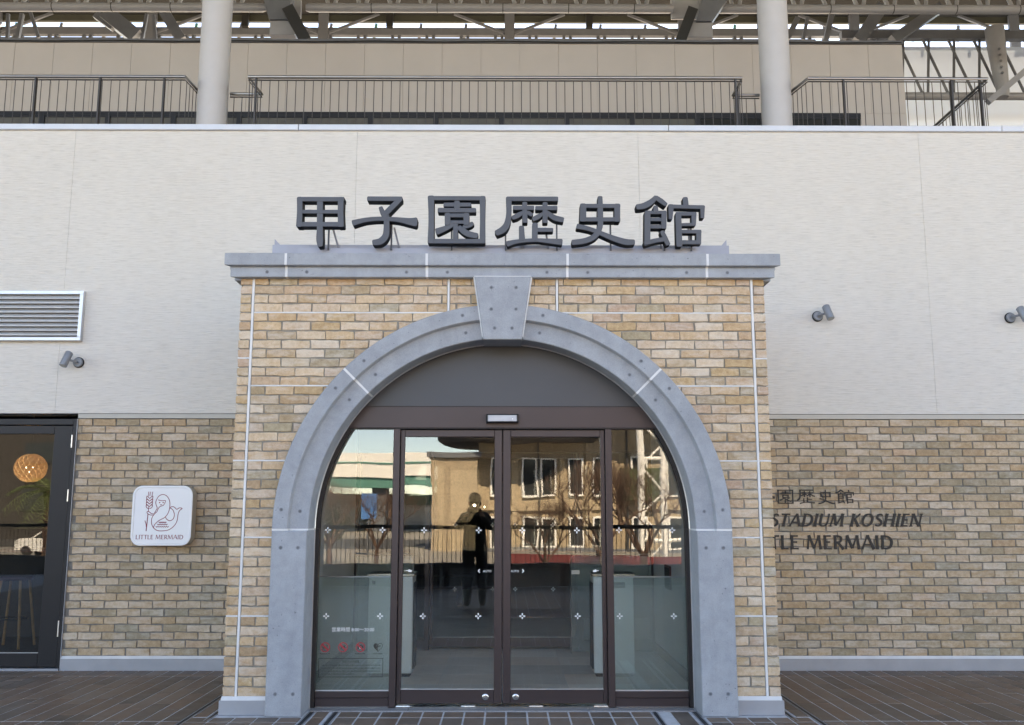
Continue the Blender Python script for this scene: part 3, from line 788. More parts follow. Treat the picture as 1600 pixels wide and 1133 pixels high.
for k, x in enumerate((-1.318, -1.186, -1.056)):
    z = .43; mb = MB(); disc_ring(mb, x, z, .029, .036, PY); mb.add([(x - .028, PY - .0003, z + .018), (x - .018, PY - .0003, z + .026), (x + .028, PY - .0003, z - .018), (x + .018, PY - .0003, z - .026)], [(0, 1, 2, 3)])
    part('prohibition_mark', mb, 'red_print', sidelight)
    mb = MB()
    y = PY + .0002
    if k == 0:
        mb.prism([(x - .02, z - .008), (x + .018, z - .008), (x + .018, z - .002), (x - .02, z - .002)], y, y + .0004)
        for q in range(2): stroke(mb, [(x + .006 + .008 * q, z + .002, .003), (x + .011 + .008 * q, z + .01, .003), (x + .004 + .008 * q, z + .018, .003)], y, y + .0004)
    elif k == 1:
        stroke(mb, [(x - .012, z + .002, .013), (x + .010, z + .002, .012)], y, y + .0004); stroke(mb, [(x + .011, z + .006, .008), (x + .017, z + .013, .009)], y + .0001, y + .0005)
        for dx in (-.013, -.006, .006, .011): stroke(mb, [(x + dx, z, .004), (x + dx, z - .015, .004)], y + .0001, y + .0005)
        stroke(mb, [(x - .016, z + .004, .004), (x - .02, z + .013, .003)], y, y + .0004)
    else:
        mb.prism([(x - .021, z - .013), (x + .021, z - .013), (x + .021, z + .010), (x - .021, z + .010)], y, y + .0003); mb.prism([(x - .008, z + .010), (x + .008, z + .010), (x + .006, z + .016), (x - .006, z + .016)], y, y + .0003)
    part('prohibition_symbol', mb, 'black', sidelight)
    if k == 2:
        mb = MB(); disc_ring(mb, x, z - .002, .005, .009, PY - .0002, 16); part('prohibition_symbol', mb, 'white_print', sidelight)
mb = MB(); hx, hz = -.925, .432
hl = [(hx + .034 * math.sin(t) ** 3, hz + .0022 * (13 * math.cos(t) - 5 * math.cos(2 * t) - 2 * math.cos(3 * t) - math.cos(4 * t))) for t in [math.pi * 2 * q / 36 for q in range(36)]]
for q in range(18, 36):
    a, b = hl[q], hl[(q + 1) % 36]; mb.add([(a[0], PY, a[1]), (b[0], PY, b[1]), (hx + .004 * math.sin(q * 2.1), PY, hz)], [(0, 1, 2)])
stroke(mb, [(p[0], p[1], .003) for p in hl[0:19]], PY, PY + .0004)
stroke(mb, [(hx - .005, hz + .004, .007), (hx + .018, hz + .008, .006)], PY - .0003, PY + .0002)
part('heart_mark', mb, 'black', sidelight)
for k, x in enumerate((-1.318, -1.186, -1.056, -.925)):
    mb = MB(); r_ = random.Random(k)
    for q in range(9): mb.box(x - .036 + q * .008, x - .036 + q * .008 + r_.uniform(.003, .0065), PY, PY + .0004, .380, .380 + r_.uniform(.005, .008))
    part('small_print', mb, 'black', sidelight)
mb = MB(); bx0, bx1, bz0, bz1 = -1.365, -.885, .215, .352
for (a, b, c, d) in ((bx0, bx1, bz0, bz0 + .004), (bx0, bx1, bz1 - .004, bz1), (bx0, bx0 + .004, bz0 + .004, bz1 - .004), (bx1 - .004, bx1, bz0 + .004, bz1 - .004)): mb.box(a, b, PY, PY + .0004, c, d)
part('notice_border', mb, 'black', sidelight)
text_mesh('防犯カメラ設置', .024, -1.125, .320, PY, 'black', sidelight, 'notice_title', width=.125)
mb = MB(); r_ = random.Random(5)
for row in range(4):
    x = bx0 + .025; z = .298 - row * .021; end = bx1 - .025 - (.19 if row == 3 else 0)
    while x < end:
        w = r_.uniform(.004, .009); hgt = r_.uniform(.006, .0115)
        mb.box(x, x + w, PY, PY + .0004, z, z + hgt * .35).box(x + w * .3, x + w * .6, PY, PY + .0004, z + hgt * .35 + .0005, z + hgt); x += w + r_.uniform(.002, .004)
part('notice_print', mb, 'black', sidelight)

def hand_mark(mb, x, z, y, s):
    stroke(mb, [(x - s * .012, z, .014), (x + s * .008, z + .001, .013)], y, y + .0004); stroke(mb, [(x + s * .006, z + .004, .005), (x + s * .026, z + .004, .005)], y + .0001, y + .0005)
    stroke(mb, [(x - s * .004, z + .008, .004), (x + s * .008, z + .012, .004)], y + .0001, y + .0005)
def door_leaf(s, y, label, group, z1=2.05, glassm='glass', hand=True, marks=((.655,), (1.29, .655)), sm=1.0):
    d = thing('sliding_door', label, 'door', (s * .39, y, .02), group)
    def sp(a, b): return tuple(sorted((s * a, s * b)))
    a, b = sp(.0035, .062); part('stile', MB().bbox(a, b, y, y + .04, .03, z1, .003), 'bronze', d)
    a, b = sp(.750, .782); part('stile', MB().bbox(a, b, y, y + .04, .03, z1, .003), 'bronze', d)
    a, b = sp(.0625, .7495)
    part('top_rail', MB().bbox(a, b, y + .001, y + .039, 1.996, z1, .003), 'bronze', d)
    part('bottom_rail', MB().bbox(a, b, y + .001, y + .039, .03, .128, .003), 'bronze', d)
    pn = part('pane', MB().box(a, b, y + .017, y + .024, .1285, 1.9955), glassm, d)
    part('glazing_bead', MB().box(a, b, y + .006, y + .0165, .1285, .1335), 'alu', d)
    return d, pn
DY = FYR + .035
for s, lab in ((-1, 'bronze framed glass sliding door with its printed arrow pointing left, beside the hours notice'), (1, 'bronze framed glass sliding door with its printed arrow pointing right')):
    d, pn = door_leaf(s, DY, lab, 'entrance doors')
    lk = part('lock', MB().lathe([(.024, DY + .002), (.024, DY - .005), (.021, DY - .008), (.012, DY - .009), (.010, DY - .007), (.0, DY - .0072)], (s * .112 - .012, 0, .078), 24, 'Y'), 'steel', d, 40)
    part('keyhole', MB().box(s * .112 - .0135, s * .112 - .0105, DY - .0095, DY - .006, .071, .084), 'black', lk)
    y = DY + .0158
    for x in (.165, .58):
        for z in (1.288, .655):
            mb = MB(); cross(mb, s * x - .015, z, y); part('safety_mark', mb, 'white_print', pn)
    ax = -.118 if s < 0 else .098
    t = text_mesh('AUTO', .028, ax + (-.004 if s > 0 else .004), .977, y, 'white_print', pn, 'auto_print', width=.062)
    mb = MB(); c = ax + s * .052
    stroke(mb, [(c, .998, .007), (c + s * .012, .986, .007)], y, y + .0004, 0, .1); stroke(mb, [(c + s * .012, .986, .007), (c, .974, .007)], y - .0002, y + .0004, 0, .1); part('arrow_print', mb, 'white_print', pn)
    mb = MB(); hand_mark(mb, s * .70, .985, y, s); part('hand_print', mb, 'white_print', pn)
    part('guide', MB().box(min(s * .68, s * .78), max(s * .68, s * .78), DY - .01, DY + .03, .007, .02).box(min(s * .2, s * .3), max(s * .2, s * .3), DY - .01, DY + .03, .007, .02), 'steel', d)
part('floor_track', MB().box(-1.37, 1.37, FYR + .012, FYR + .1, .0065, .012), 'steel', eg)
ds = thing('door_sensor', 'small silver fronted motion sensor on the bronze header above the doors', 'sensor', (0, FYR, 2.13))
part('case', MB().bbox(-.126, .121, FYR - .062, FYR - .001, 2.098, 2.164, .008), 'black_frame', ds)
part('face', MB().bbox(-.112, .108, FYR - .066, FYR - .0625, 2.106, 2.156, .003), 'edge_steel', ds)
part('lamp', MB().lathe([(.004, FYR - .07), (.004, FYR - .066)], (.075, 0, 2.125), 10, 'Y'), 'white_print', ds)

# inner doors of the vestibule
IY = 3.16
ig = thing('vestibule_partition', 'dark framed glazed partition around the inner vestibule doors', 'partition', (0, IY, 0))
part('header', MB().box(-1.6, 1.6, IY, IY + .08, 2.056, 2.32), 'bronze', ig)
for s in (-1, 1):
    a, b = sorted((s * .785, s * .835)); part('mullion', MB().box(a, b, IY, IY + .1, 0, 2.055), 'bronze', ig)
    a, b = sorted((s * 1.54, s * 1.6)); part('mullion', MB().box(a, b, IY, IY + .1, 0, 2.055), 'bronze', ig)
    a, b = sorted((s * .836, s * 1.539)); part('pane', MB().box(a, b, IY + .04, IY + .048, .1, 2.05), 'glass_in', ig)
    part('bottom_rail', MB().box(a, b, IY + .02, IY + .06, 0, .099), 'bronze', ig)
    d, pn = door_leaf(s, IY + .02, 'inner glass vestibule door on the ' + ('left' if s < 0 else 'right') + ' seen through the entrance', 'inner vestibule doors', glassm='glass_in')
    for x in (.12, .52):
        for z in (1.288, .62):
            mb = MB(); cross(mb, s * x, z, IY + .035); part('safety_mark', mb, 'white_print', pn)
# guard screens, cabinets, counter
for s, lab in ((-1, 'rounded glass guard screen inside the vestibule, beside the left inner door'), (1, 'rounded glass guard screen inside the vestibule, beside the right inner door')):
    g = thing('glass_guard', lab, 'guard screen', (s * 1.1, 2.8, 0), 'guard screens')
    xo, xi = 1.50, (.92 if s < 0 else .68)
    pts = [(s * xo, 2.8, 1.0), (s * (xi + .06), 2.8, 1.0), (s * (xi + .018), 2.8, .982), (s * xi, 2.8, .94), (s * xi, 2.8, .02)]
    part('edge_tube', MB().tube(pts, .009, 6), 'steel', g)
    a, b = sorted((s * xo, s * xi)); part('pane', MB().box(a, b, 2.797, 2.803, .04, .98), 'glass_green', g)
    part('clip', MB().box(s * (xi + .05) - .04, s * (xi + .05) + .04, 2.78, 2.82, .80, .84), 'alu', g)
for x0, x1, lab in ((-1.19, -.80, 'white waist high cabinet with a steel tray top behind the left sidelight'), (.80, 1.155, 'white waist high cabinet with a steel tray top behind the right sidelight')):
    cbn = thing('gate_cabinet', lab, 'cabinet', ((x0 + x1) / 2, 1.7, 0), 'vestibule cabinets')
    part('body', MB().bbox(x0, x1, 1.55, 1.85, .03, .86, .006), 'cabinet', cbn)
    part('plinth', MB().box(x0 + .02, x1 - .02, 1.57, 1.84, 0, .03), 'black', cbn)
    part('tray', MB().bbox(x0 - .012, x1 + .012, 1.53, 1.87, .862, .885, .004), 'steel', cbn)
    xin = x1 if x0 < 0 else x0
    part('side_panel', MB().box(xin - .012, xin + .012, 1.6, 1.84, .06, .8), 'black_frame', cbn)
    part('badge', MB().box(x0 + .03, x0 + .06, 1.546, 1.5495, .79, .82) if x0 < 0 else MB().box(.90, 1.08, 1.546, 1.5495, .76, .81), 'lamp_grey', cbn)
for s, lab in ((-1, 'greenish low glass barrier behind the left sidelight'), (1, 'greenish low glass barrier behind the right sidelight')):
    g = thing('glass_barrier', lab, 'barrier', (s * 1.15, .75, 0), 'low glass barriers')
    a, b = sorted((s * .85, s * 1.56)); part('pane', MB().box(a, b, .745, .755, .02, .905), 'glass_green', g)
    part('top_edge', MB().box(a, b, .742, .758, .9055, .915), 'edge_steel', g)
nb = thing('wall_notice', 'small dark framed notice on the pale vestibule wall', 'notice', (1.565, 2.2, .8))
part('frame', MB().box(1.562, 1.578, 2.05, 2.35, .70, .92), 'maroon_wood', nb); part('sheet', MB().box(1.559, 1.5615, 2.07, 2.33, .72, .90), 'black', nb)
ct = thing('display_counter', 'dark red wooden display counter deep inside the hall', 'counter', (1.2, 6.4, 0))
part('top', MB().box(-.1, 2.9, 6.1, 6.8, .82, .86), 'maroon_wood', ct); part('body', MB().box(0, 2.8, 6.2, 6.7, .0, .82), 'maroon_wood', ct)
hl_ = thing('display_counter', 'low dark bench far inside the hall on the left', 'bench', (-1.6, 8, 0))
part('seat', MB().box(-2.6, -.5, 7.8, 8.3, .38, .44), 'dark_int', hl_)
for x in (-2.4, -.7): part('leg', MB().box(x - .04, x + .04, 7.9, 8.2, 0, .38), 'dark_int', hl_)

# ================================================================== SHOP DOOR on the left
sd = thing('shop_door', 'tall blue black framed glass shop door at the left end of the brick wall', 'door', (-4.7, WY, 0))
part('jamb', MB().bbox(-4.062, -4.026, WY - .012, WY + .1, .02, 2.292, .003), 'black_frame', sd)
part('jamb_flashing', MB().box(-4.0255, -4.0205, WY - .016, WY + .05, .0, 2.292), 'skirt', sd)
part('head', MB().bbox(-11.0, -4.0625, WY - .008, WY + .1, 2.235, 2.292, .003), 'black_frame', sd)
part('leaf_stile', MB().bbox(-4.24, -4.067, WY + .004, WY + .055, .03, 2.228, .003), 'black_frame', sd)
part('leaf_stile', MB().bbox(-5.2, -5.05, WY + .004, WY + .055, .03, 2.228, .003), 'black_frame', sd)
part('top_rail', MB().bbox(-5.0495, -4.2405, WY + .005, WY + .054, 2.15, 2.228, .003), 'black_frame', sd)
part('bottom_rail', MB().bbox(-5.0495, -4.2405, WY + .005, WY + .054, .03, .15, .003), 'black_frame', sd)
part('pane', MB().box(-5.049, -4.2395, WY + .026, WY + .034, .15, 2.15), 'glass_shop', sd)
part('glazing_bead', MB().box(-5.049, -4.2405, WY + .015, WY + .0255, .15, .155), 'alu', sd)
part('side_pane', MB().box(-11.0, -5.201, WY + .026, WY + .034, .03, 2.23), 'glass_shop', sd)
part('threshold', MB().box(-11.0, -4.03, WY - .03, WY + .1, 0, .02), 'edge_steel', sd)
for z0, z1 in ((2.02, 2.14), (1.52, 1.63), (.30, .44)):
    part('hinge', MB().tube([(-4.064, WY - .006, z0), (-4.064, WY - .006, z1)], .008, 8), 'alu', sd)
lp = thing('pendant_lamp', 'round woven wood pendant lamp glowing behind the shop door', 'lamp', (-5.235, 3.5, 1.90))
mb = MB(); r0 = .165
for fam in (1, -1):
    for k in range(16):
        pl, pr = [], []
        for q in range(17):
            th = math.pi * (.06 + .88 * q / 16); ph = 2 * math.pi * k / 16 + fam * (q / 16 - .5) * 1.7
            for lst, dp in ((pl, -.172), (pr, .172)):
                rr_ = r0 + .003 * fam + (.0035 if dp > 0 else -.0015)
                lst.append((-5.235 + rr_ * math.sin(th) * math.cos(ph + dp), 3.5 + rr_ * math.sin(th) * math.sin(ph + dp), 1.90 + rr_ * math.cos(th) * .93))
        n0 = len(mb.v); mb.v += pl + pr
        mb.f += [(n0 + i, n0 + i + 1, n0 + 17 + i + 1, n0 + 17 + i) for i in range(16)]
part('shade', mb, 'shade', lp)
part('bulb', MB().lathe([(.001, 1.95), (.04, 1.93), (.055, 1.89), (.04, 1.85), (.001, 1.83)], (-5.235, 3.5, 0), 16), 'bulb', lp, 60)
part('cord', MB().tube([(-5.235, 3.5, 2.9), (-5.235, 3.5, 2.04)], .004, 6), 'black', lp)
st = thing('bar_stool', 'pale legged bar stool in the dark shop behind the glass door', 'stool', (-5.25, 3.4, 0))
part('seat', MB().lathe([(.001, .70), (.17, .70), (.18, .72), (.17, .74), (.001, .735)], (-5.25, 3.4, 0), 20), 'maroon_wood', st, 40)
for sx in (-1, 1):
    for sy in (-1, 1): part('leg', MB().tube([(-5.25 + sx * .1, 3.4 + sy * .1, .70), (-5.25 + sx * .17, 3.4 + sy * .17, 0)], .014, 8), 'rattan', st)
part('foot_ring', MB().tube([(-5.25 + .15 * math.cos(t), 3.4 + .15 * math.sin(t), .3) for t in [math.pi * 2 * q / 20 for q in range(21)]], .008, 6), 'steel', st)
cn = thing('shop_counter', 'dark wooden counter inside the shop behind the stool', 'counter', (-6, 4.4, 0))
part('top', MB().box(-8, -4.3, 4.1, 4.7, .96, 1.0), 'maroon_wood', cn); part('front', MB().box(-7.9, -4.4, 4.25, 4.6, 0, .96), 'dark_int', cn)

# ================================================================== WHITE SHOP SIGN
sg = thing('shop_sign', 'white rounded square shop sign with a maroon drawing on the brick wall', 'sign', (-3.18, WY, 1.38))
def rrect(x0, x1, z0, z1, r, n=8):
    out = []
    for cx_, cz_, a0 in ((x1 - r, z0 + r, -90), (x1 - r, z1 - r, 0), (x0 + r, z1 - r, 90), (x0 + r, z0 + r, 180)):
        for q in range(n + 1):
            t = R(a0 + 90 * q / n); out.append((cx_ + r * math.cos(t), cz_ + r * math.sin(t)))
    return out
SX0, SX1, SZ0, SZ1, SY = -3.410, -2.860, 1.119, 1.662, 1.765
part('case', MB().rings([[(x, SY + .012, z) for x, z in rrect(SX0 + .003, SX1 - .003, SZ0 + .003, SZ1 - .003, .085)], [(x, WY - .004, z) for x, z in rrect(SX0 + .003, SX1 - .003, SZ0 + .003, SZ1 - .003, .085)]]), 'sign_side', sg, 40)
part('rim', MB().rings([[(x, SY + .011, z) for x, z in rrect(SX0, SX1, SZ0, SZ1, .088)], [(x, SY + .001, z) for x, z in rrect(SX0, SX1, SZ0, SZ1, .088)], [(x, SY, z) for x, z in rrect(SX0 + .003, SX1 - .003, SZ0 + .003, SZ1 - .003, .086)],
      [(x, SY, z) for x, z in rrect(SX0 + .017, SX1 - .017, SZ0 + .017, SZ1 - .017, .075)], [(x, SY + .006, z) for x, z in rrect(SX0 + .022, SX1 - .022, SZ0 + .022, SZ1 - .022, .07)]]), 'sign_white', sg, 40)
face = part('face', MB().prism(rrect(SX0 + .018, SX1 - .018, SZ0 + .018, SZ1 - .018, .07), SY + .0045, SY + .0105), 'sign_white', sg)
def sgm(p): return (SX0 + (p[0] - 118) / (1043 - 118) * (SX1 - SX0), SZ0 + (1035 - p[1]) / (1035 - 85) * (SZ1 - SZ0))
def sg_line(pts, w=.0062, y=0.0, smooth=True, mat='maroon', name='drawing_line'):
    mb = MB(); P = [(*sgm(p), w) for p in pts]
    if not smooth:
        for a, b in zip(P, P[1:]): stroke(mb, [a, b], SY + .0036 - y, SY + .0042, 0, .1); y += .00003
    else: stroke(mb, P, SY + .0036 - y, SY + .0042, 0, .1)
    part(name, mb, mat, face)
sg_line([(465, 520), (485, 480), (502, 440), (480, 380), (478, 330), (515, 255), (580, 225), (645, 255), (688, 330), (695, 430), (675, 520), (625, 590), (540, 640), (480, 700), (463, 755)])
sg_line([(463, 755), (430, 690), (430, 600), (465, 535), (500, 500), (520, 450), (545, 418), (590, 400), (612, 370), (622, 322), (570, 325), (512, 312)], y=.0001)
sg_line([(463, 755), (520, 795), (600, 803), (700, 785), (780, 720), (820, 640), (830, 540), (850, 480), (888, 448), (845, 438), (805, 460), (770, 430), (735, 418), (700, 432)], y=.0002)
sg_line([(702, 440), (745, 470), (772, 540), (760, 610), (710, 642), (660, 620), (638, 585)], y=.0003)
sg_line([(462, 532), (420, 530), (380, 500), (352, 500), (356, 525), (400, 550), (452, 552)], y=.0004)
sg_line([(372, 420), (370, 500)], y=.0001); sg_line([(366, 535), (352, 805)], y=.0001, w=.008); sg_line([(325, 640), (345, 700), (350, 740)], y=.0002)
for a in (535, 590): sg_line([(a - 8, 352), (a + 8, 356)], w=.011, y=.0003)
sg_line([(545, 390), (575, 388)], y=.0003)
for x0, x1, y in ((540, 655, 668), (520, 675, 702), (498, 695, 737)):
    sg_line([(x0 + (x1 - x0) * q / 12, y + (8 if q % 2 else -8)) for q in range(13)], w=.0055, y=.0002)
for k in range(4):
    y = 250 + k * 44
    for s in (-1, 1):
        sg_line([(378, y + 40), (378 + s * 42, y), (378 + s * 44, y + 45), (378 + s * 8, y + 70)], w=.0065, y=.0001 * k + (.00005 if s > 0 else 0))
for dx in (-26, 0, 38): sg_line([(380 + dx * .8, 250), (382 + dx, 182)], w=.0055, y=.0005)
# letter forms: each a list of strokes (x, z, weight)
T_, t_ = .19, .115
def bowl(c, rx, rz, a0, a1, w, n=9): return [(c[0] + rx * math.cos(R(a0 + (a1 - a0) * q / n)), c[1] + rz * math.sin(R(a0 + (a1 - a0) * q / n)), w) for q in range(n + 1)]
GL = {
 'A': (.86, [[(.03, 0, t_), (.42, 1, t_)], [(.42, 1, T_), (.83, 0, T_)], [(.17, .33, t_), (.68, .33, t_)]]),
 'D': (.82, [[(.12, 0, T_), (.12, 1, T_)], [(.05, .95, t_), (.30, .95, t_)] , [(.28, .95, t_), (.52, .88, .15), (.70, .68, T_), (.73, .45, T_), (.64, .2, .17), (.45, .07, .13), (.28, .05, t_)], [(.05, .05, t_), (.30, .05, t_)]]),
 'E': (.62, [[(.12, 0, T_), (.12, 1, T_)], [(.05, .95, t_), (.52, .95, t_)], [(.1, .52, t_), (.46, .52, t_)], [(.05, .05, t_), (.55, .05, t_)]]),
 'H': (.86, [[(.12, 0, T_), (.12, 1, T_)], [(.72, 0, T_), (.72, 1, T_)], [(.12, .52, t_), (.72, .52, t_)]]),
 'I': (.30, [[(.13, 0, T_), (.13, 1, T_)]]),
 'K': (.74, [[(.12, 0, T_), (.12, 1, T_)], [(.62, 1, t_), (.2, .5, t_)], [(.28, .58, T_), (.68, 0, T_)]]),
 'L': (.58, [[(.12, 0, T_), (.12, 1, T_)], [(.05, .05, t_), (.52, .05, t_)]]),
 'M': (1.06, [[(.06, 0, t_), (.16, 1, t_)], [(.16, 1, T_), (.5, .08, T_)], [(.5, .08, t_), (.84, 1, t_)], [(.84, 1, T_), (.95, 0, T_)]]),
 'N': (.86, [[(.1, 0, t_), (.1, 1, t_)], [(.1, 1, T_), (.74, 0, T_)], [(.74, 0, t_), (.74, 1, t_)]]),
 'O': (.94, [[(.45 + .37 * math.cos(R(a)), .5 + .46 * math.sin(R(a)), .11 + .08 * abs(math.cos(R(a)))) for a in range(90, 460, 20)]]),
 'R': (.70, [[(.12, 0, T_), (.12, 1, T_)], [(.05, .95, t_), (.3, .95, t_), (.5, .86, .15), (.52, .68, .17), (.42, .53, .13), (.12, .48, t_)], [(.3, .5, T_), (.66, 0, T_)]]),
 'S': (.64, [[(.52, .86, t_), (.36, .95, .12), (.16, .88, .15), (.14, .68, .17), (.32, .54, .18), (.5, .4, .18), (.52, .17, .16), (.34, .05, .12), (.08, .12, t_)]]),
 'T': (.68, [[(0, .95, t_), (.66, .95, t_)], [(.33, 0, T_), (.33, .94, T_)]]),
 'U': (.80, [[(.11, 1, T_), (.11, .34, T_), (.2, .1, .16), (.4, .04, .12), (.58, .12, .12), (.67, .34, t_), (.67, 1, t_)]]),
 ' ': (.34, []),
}
def lettering(txt, x_right, x_ref, ref_from, z0, z1, y0, y1, mat, parent, shear=0., serif=False, wk=1.0, name='letter', gap=.05):
    """set a line so that characters from index ref_from run from x_ref to x_right"""
    adv = [0]
    for ch in txt: adv.append(adv[-1] + GL[ch][0] + gap)
    k = (x_right - x_ref) / (adv[-1] - gap - adv[ref_from]); h = z1 - z0
    for i, ch in enumerate(txt):
        if ch == ' ': continue
        mb = MB(); ss = [list(s_) for s_ in GL[ch][1]]
        if serif:
            for s_ in list(ss):
                if len(s_) == 2 and abs(s_[0][0] - s_[1][0]) < .15 * abs(s_[0][1] - s_[1][1]) + .001 or ch in 'AKMN' and len(s_) == 2 and abs(s_[0][1] - s_[1][1]) > .5:
                    for e in s_:
                        if e[1] < .02 : ss.append([(e[0] - .15, .035, .075), (e[0] + .15, .035, .075)])
                        elif e[1] > .93 and ch not in 'A' and not (ch == 'M' and e[0] > .3 and e[0] < .7): ss.append([(e[0] - .13, .965, .075), (e[0] + .13, .965, .075)])
        for q, s_ in enumerate(ss):
            if len(s_) == 2 and not serif:
                (xa, za, wa), (xb, zb, wb) = s_
                s_ = [(xa, za, wa * 1.18), (xa + (xb - xa) * .25, za + (zb - za) * .25, wa * .95), (xa + (xb - xa) * .75, za + (zb - za) * .75, wb * .95), (xb, zb, wb * 1.18)]
            pts = [(x_ref + (adv[i] - adv[ref_from] + x + shear * (z - .5)) * k, z0 + z * h, w * wk * (k + h) / 2) for x, z, w in s_]
            stroke(mb, pts, y0 + .00025 * q, y1, 0, .02)
        part(name, mb, mat, parent)
lettering('LITTLE MERMAID', sgm((928, 0))[0], sgm((197, 0))[0], 0, sgm((0, 934))[1], sgm((0, 866))[1], SY + .0030, SY + .0042, 'maroon', face, wk=.75)

# ================================================================== LETTERING on the right wall
LYW = WY - .0075
wl1 = thing('wall_lettering', 'topmost line of dark lettering on the right brick wall, in Chinese characters', 'lettering', (2.9, WY, 1.57), 'wall lettering')
pitch = .1985
for k, key in enumerate(('en', 'reki', 'shi2', 'kan')):
    ox, oy, sc, ss = CH[key]
    allp = [p for s_ in ss for p in s_]
    x0 = min(p[0] - p[2] * .4 for p in allp); x1 = max(p[0] + p[2] * .4 for p in allp); y0 = min(p[1] for p in allp) - 30; y1 = max(p[1] for p in allp) + 30
    X0 = 2.563 + [0, .180, .382, .546][k]; W = [.156, .178, .161, .178][k]; mb = MB()
    for q, s_ in enumerate(ss):
        stroke(mb, [(X0 + (p[0] - x0) / (x1 - x0) * W, 1.637 - (p[1] - y0) / (y1 - y0) * .137, p[2] / 1000 * .135) for p in s_], LYW + .0003 * q, WY - .001, 0, .2)
    part('letter', mb, 'letter_black', wl1)
mb = MB(); stroke(mb, [(2.40, 1.56, .02), (2.47, 1.572, .018), (2.535, 1.56, .024)], LYW, WY - .001, 0, .3); part('letter', mb, 'letter_black', wl1)
wl2 = thing('wall_lettering', 'middle line of dark slanted serif lettering on the right brick wall', 'lettering', (3.2, WY, 1.35), 'wall lettering')
lettering('STADIUM KOSHIEN', 3.905, 2.585, 1, 1.293, 1.411, LYW, WY - .001, 'letter_black', wl2, .28, True, gap=.10)
wl3 = thing('wall_lettering', 'lowest line of dark upright lettering on the right brick wall', 'lettering', (3.1, WY, 1.15), 'wall lettering')
lettering('LITTLE MERMAID', 3.622, 2.578, 4, 1.084, 1.212, LYW, WY - .001, 'letter_black', wl3, gap=.08)

# ================================================================== LOUVRE VENT, SPOTLIGHTS
lv = thing('louvre_vent', 'wide aluminium louvre vent in the cream siding at far left', 'vent', (-4.8, WY, 3.27))
x0, x1, z0, z1 = -5.75, -4.035, 3.035, 3.522
part('back', MB().box(x0 + .03, x1 - .03, WY - .004, WY - .001, z0 + .03, z1 - .03), 'truss_pale', lv)
for (a, b, c, d) in ((x0, x1, z0, z0 + .035), (x0, x1, z1 - .035, z1), (x0, x0 + .035, z0 + .0351, z1 - .0351), (x1 - .035, x1, z0 + .0351, z1 - .0351)):
    part('frame', MB().bbox(a, b, WY - .055, WY - .001, c, d, .003), 'alu', lv)
for k in range(9):
    z = z0 + .05 + k * .0445
    part('slat', MB().rings([[(x0 + .036, WY - .05, z), (x0 + .036, WY - .05, z + .012), (x0 + .036, WY - .006, z + .042), (x0 + .036, WY - .006, z + .038), (x0 + .036, WY - .046, z + .0095), (x0 + .036, WY - .046, z)],
         [(x1 - .036, WY - .05, z), (x1 - .036, WY - .05, z + .012), (x1 - .036, WY - .006, z + .042), (x1 - .036, WY - .006, z + .038), (x1 - .036, WY - .046, z + .0095), (x1 - .036, WY - .046, z)]]), 'louvre', lv)
def spot(x, z, s, label):
    o = thing('wall_spotlight', label, 'spotlight', (x, WY, z), 'wall spotlights')
    px = x - s * .035
    part('wall_plate', MB().lathe([(.052, WY - .001), (.052, WY - .012), (.049, WY - .015)], (px, 0, z - .01), 28, 'Y'), 'black_frame', o, 40)
    part('wall_cap', MB().lathe([(.045, WY - .0155), (.045, WY - .03), (.041, WY - .034), (.001, WY - .034)], (px, 0, z - .01), 28, 'Y'), 'lamp_grey', o, 40)
    part('arm', MB().tube([(px, WY - .034, z - .01), (px, WY - .075, z - .01), (x + s * .02, WY - .115, z)], .011, 10), 'lamp_grey', o, 40)
    d = Vector((s * .025, -.055, -.13)).normalized(); c = Vector((x + s * .03, WY - .125, z + .005))
    top, bot = c - d * .075, c + d * .075
    b = part('lamp_body', MB().tube([top, top + d * .006, bot - d * .004, bot], [.030, .036, .036, .034], 24), 'lamp_grey', o, 40)
    part('lens', MB().tube([bot + d * .0005, bot + d * .002], .029, 20), 'lamp_glass', b)
    part('rear_joint', MB().tube([c, c + Vector((-s * .03, .02, -.004))], .013, 10), 'lamp_grey', o)
    return o
spot(-4.09, 2.84, -1, 'small grey wall spotlight below the louvre vent, left of the arch')
spot(3.06, 3.30, 1, 'small grey wall spotlight right of the stone cornice, nearer of the two on that side')
spot(4.92, 3.288, 1, 'small grey wall spotlight at the far right edge of the cream wall')

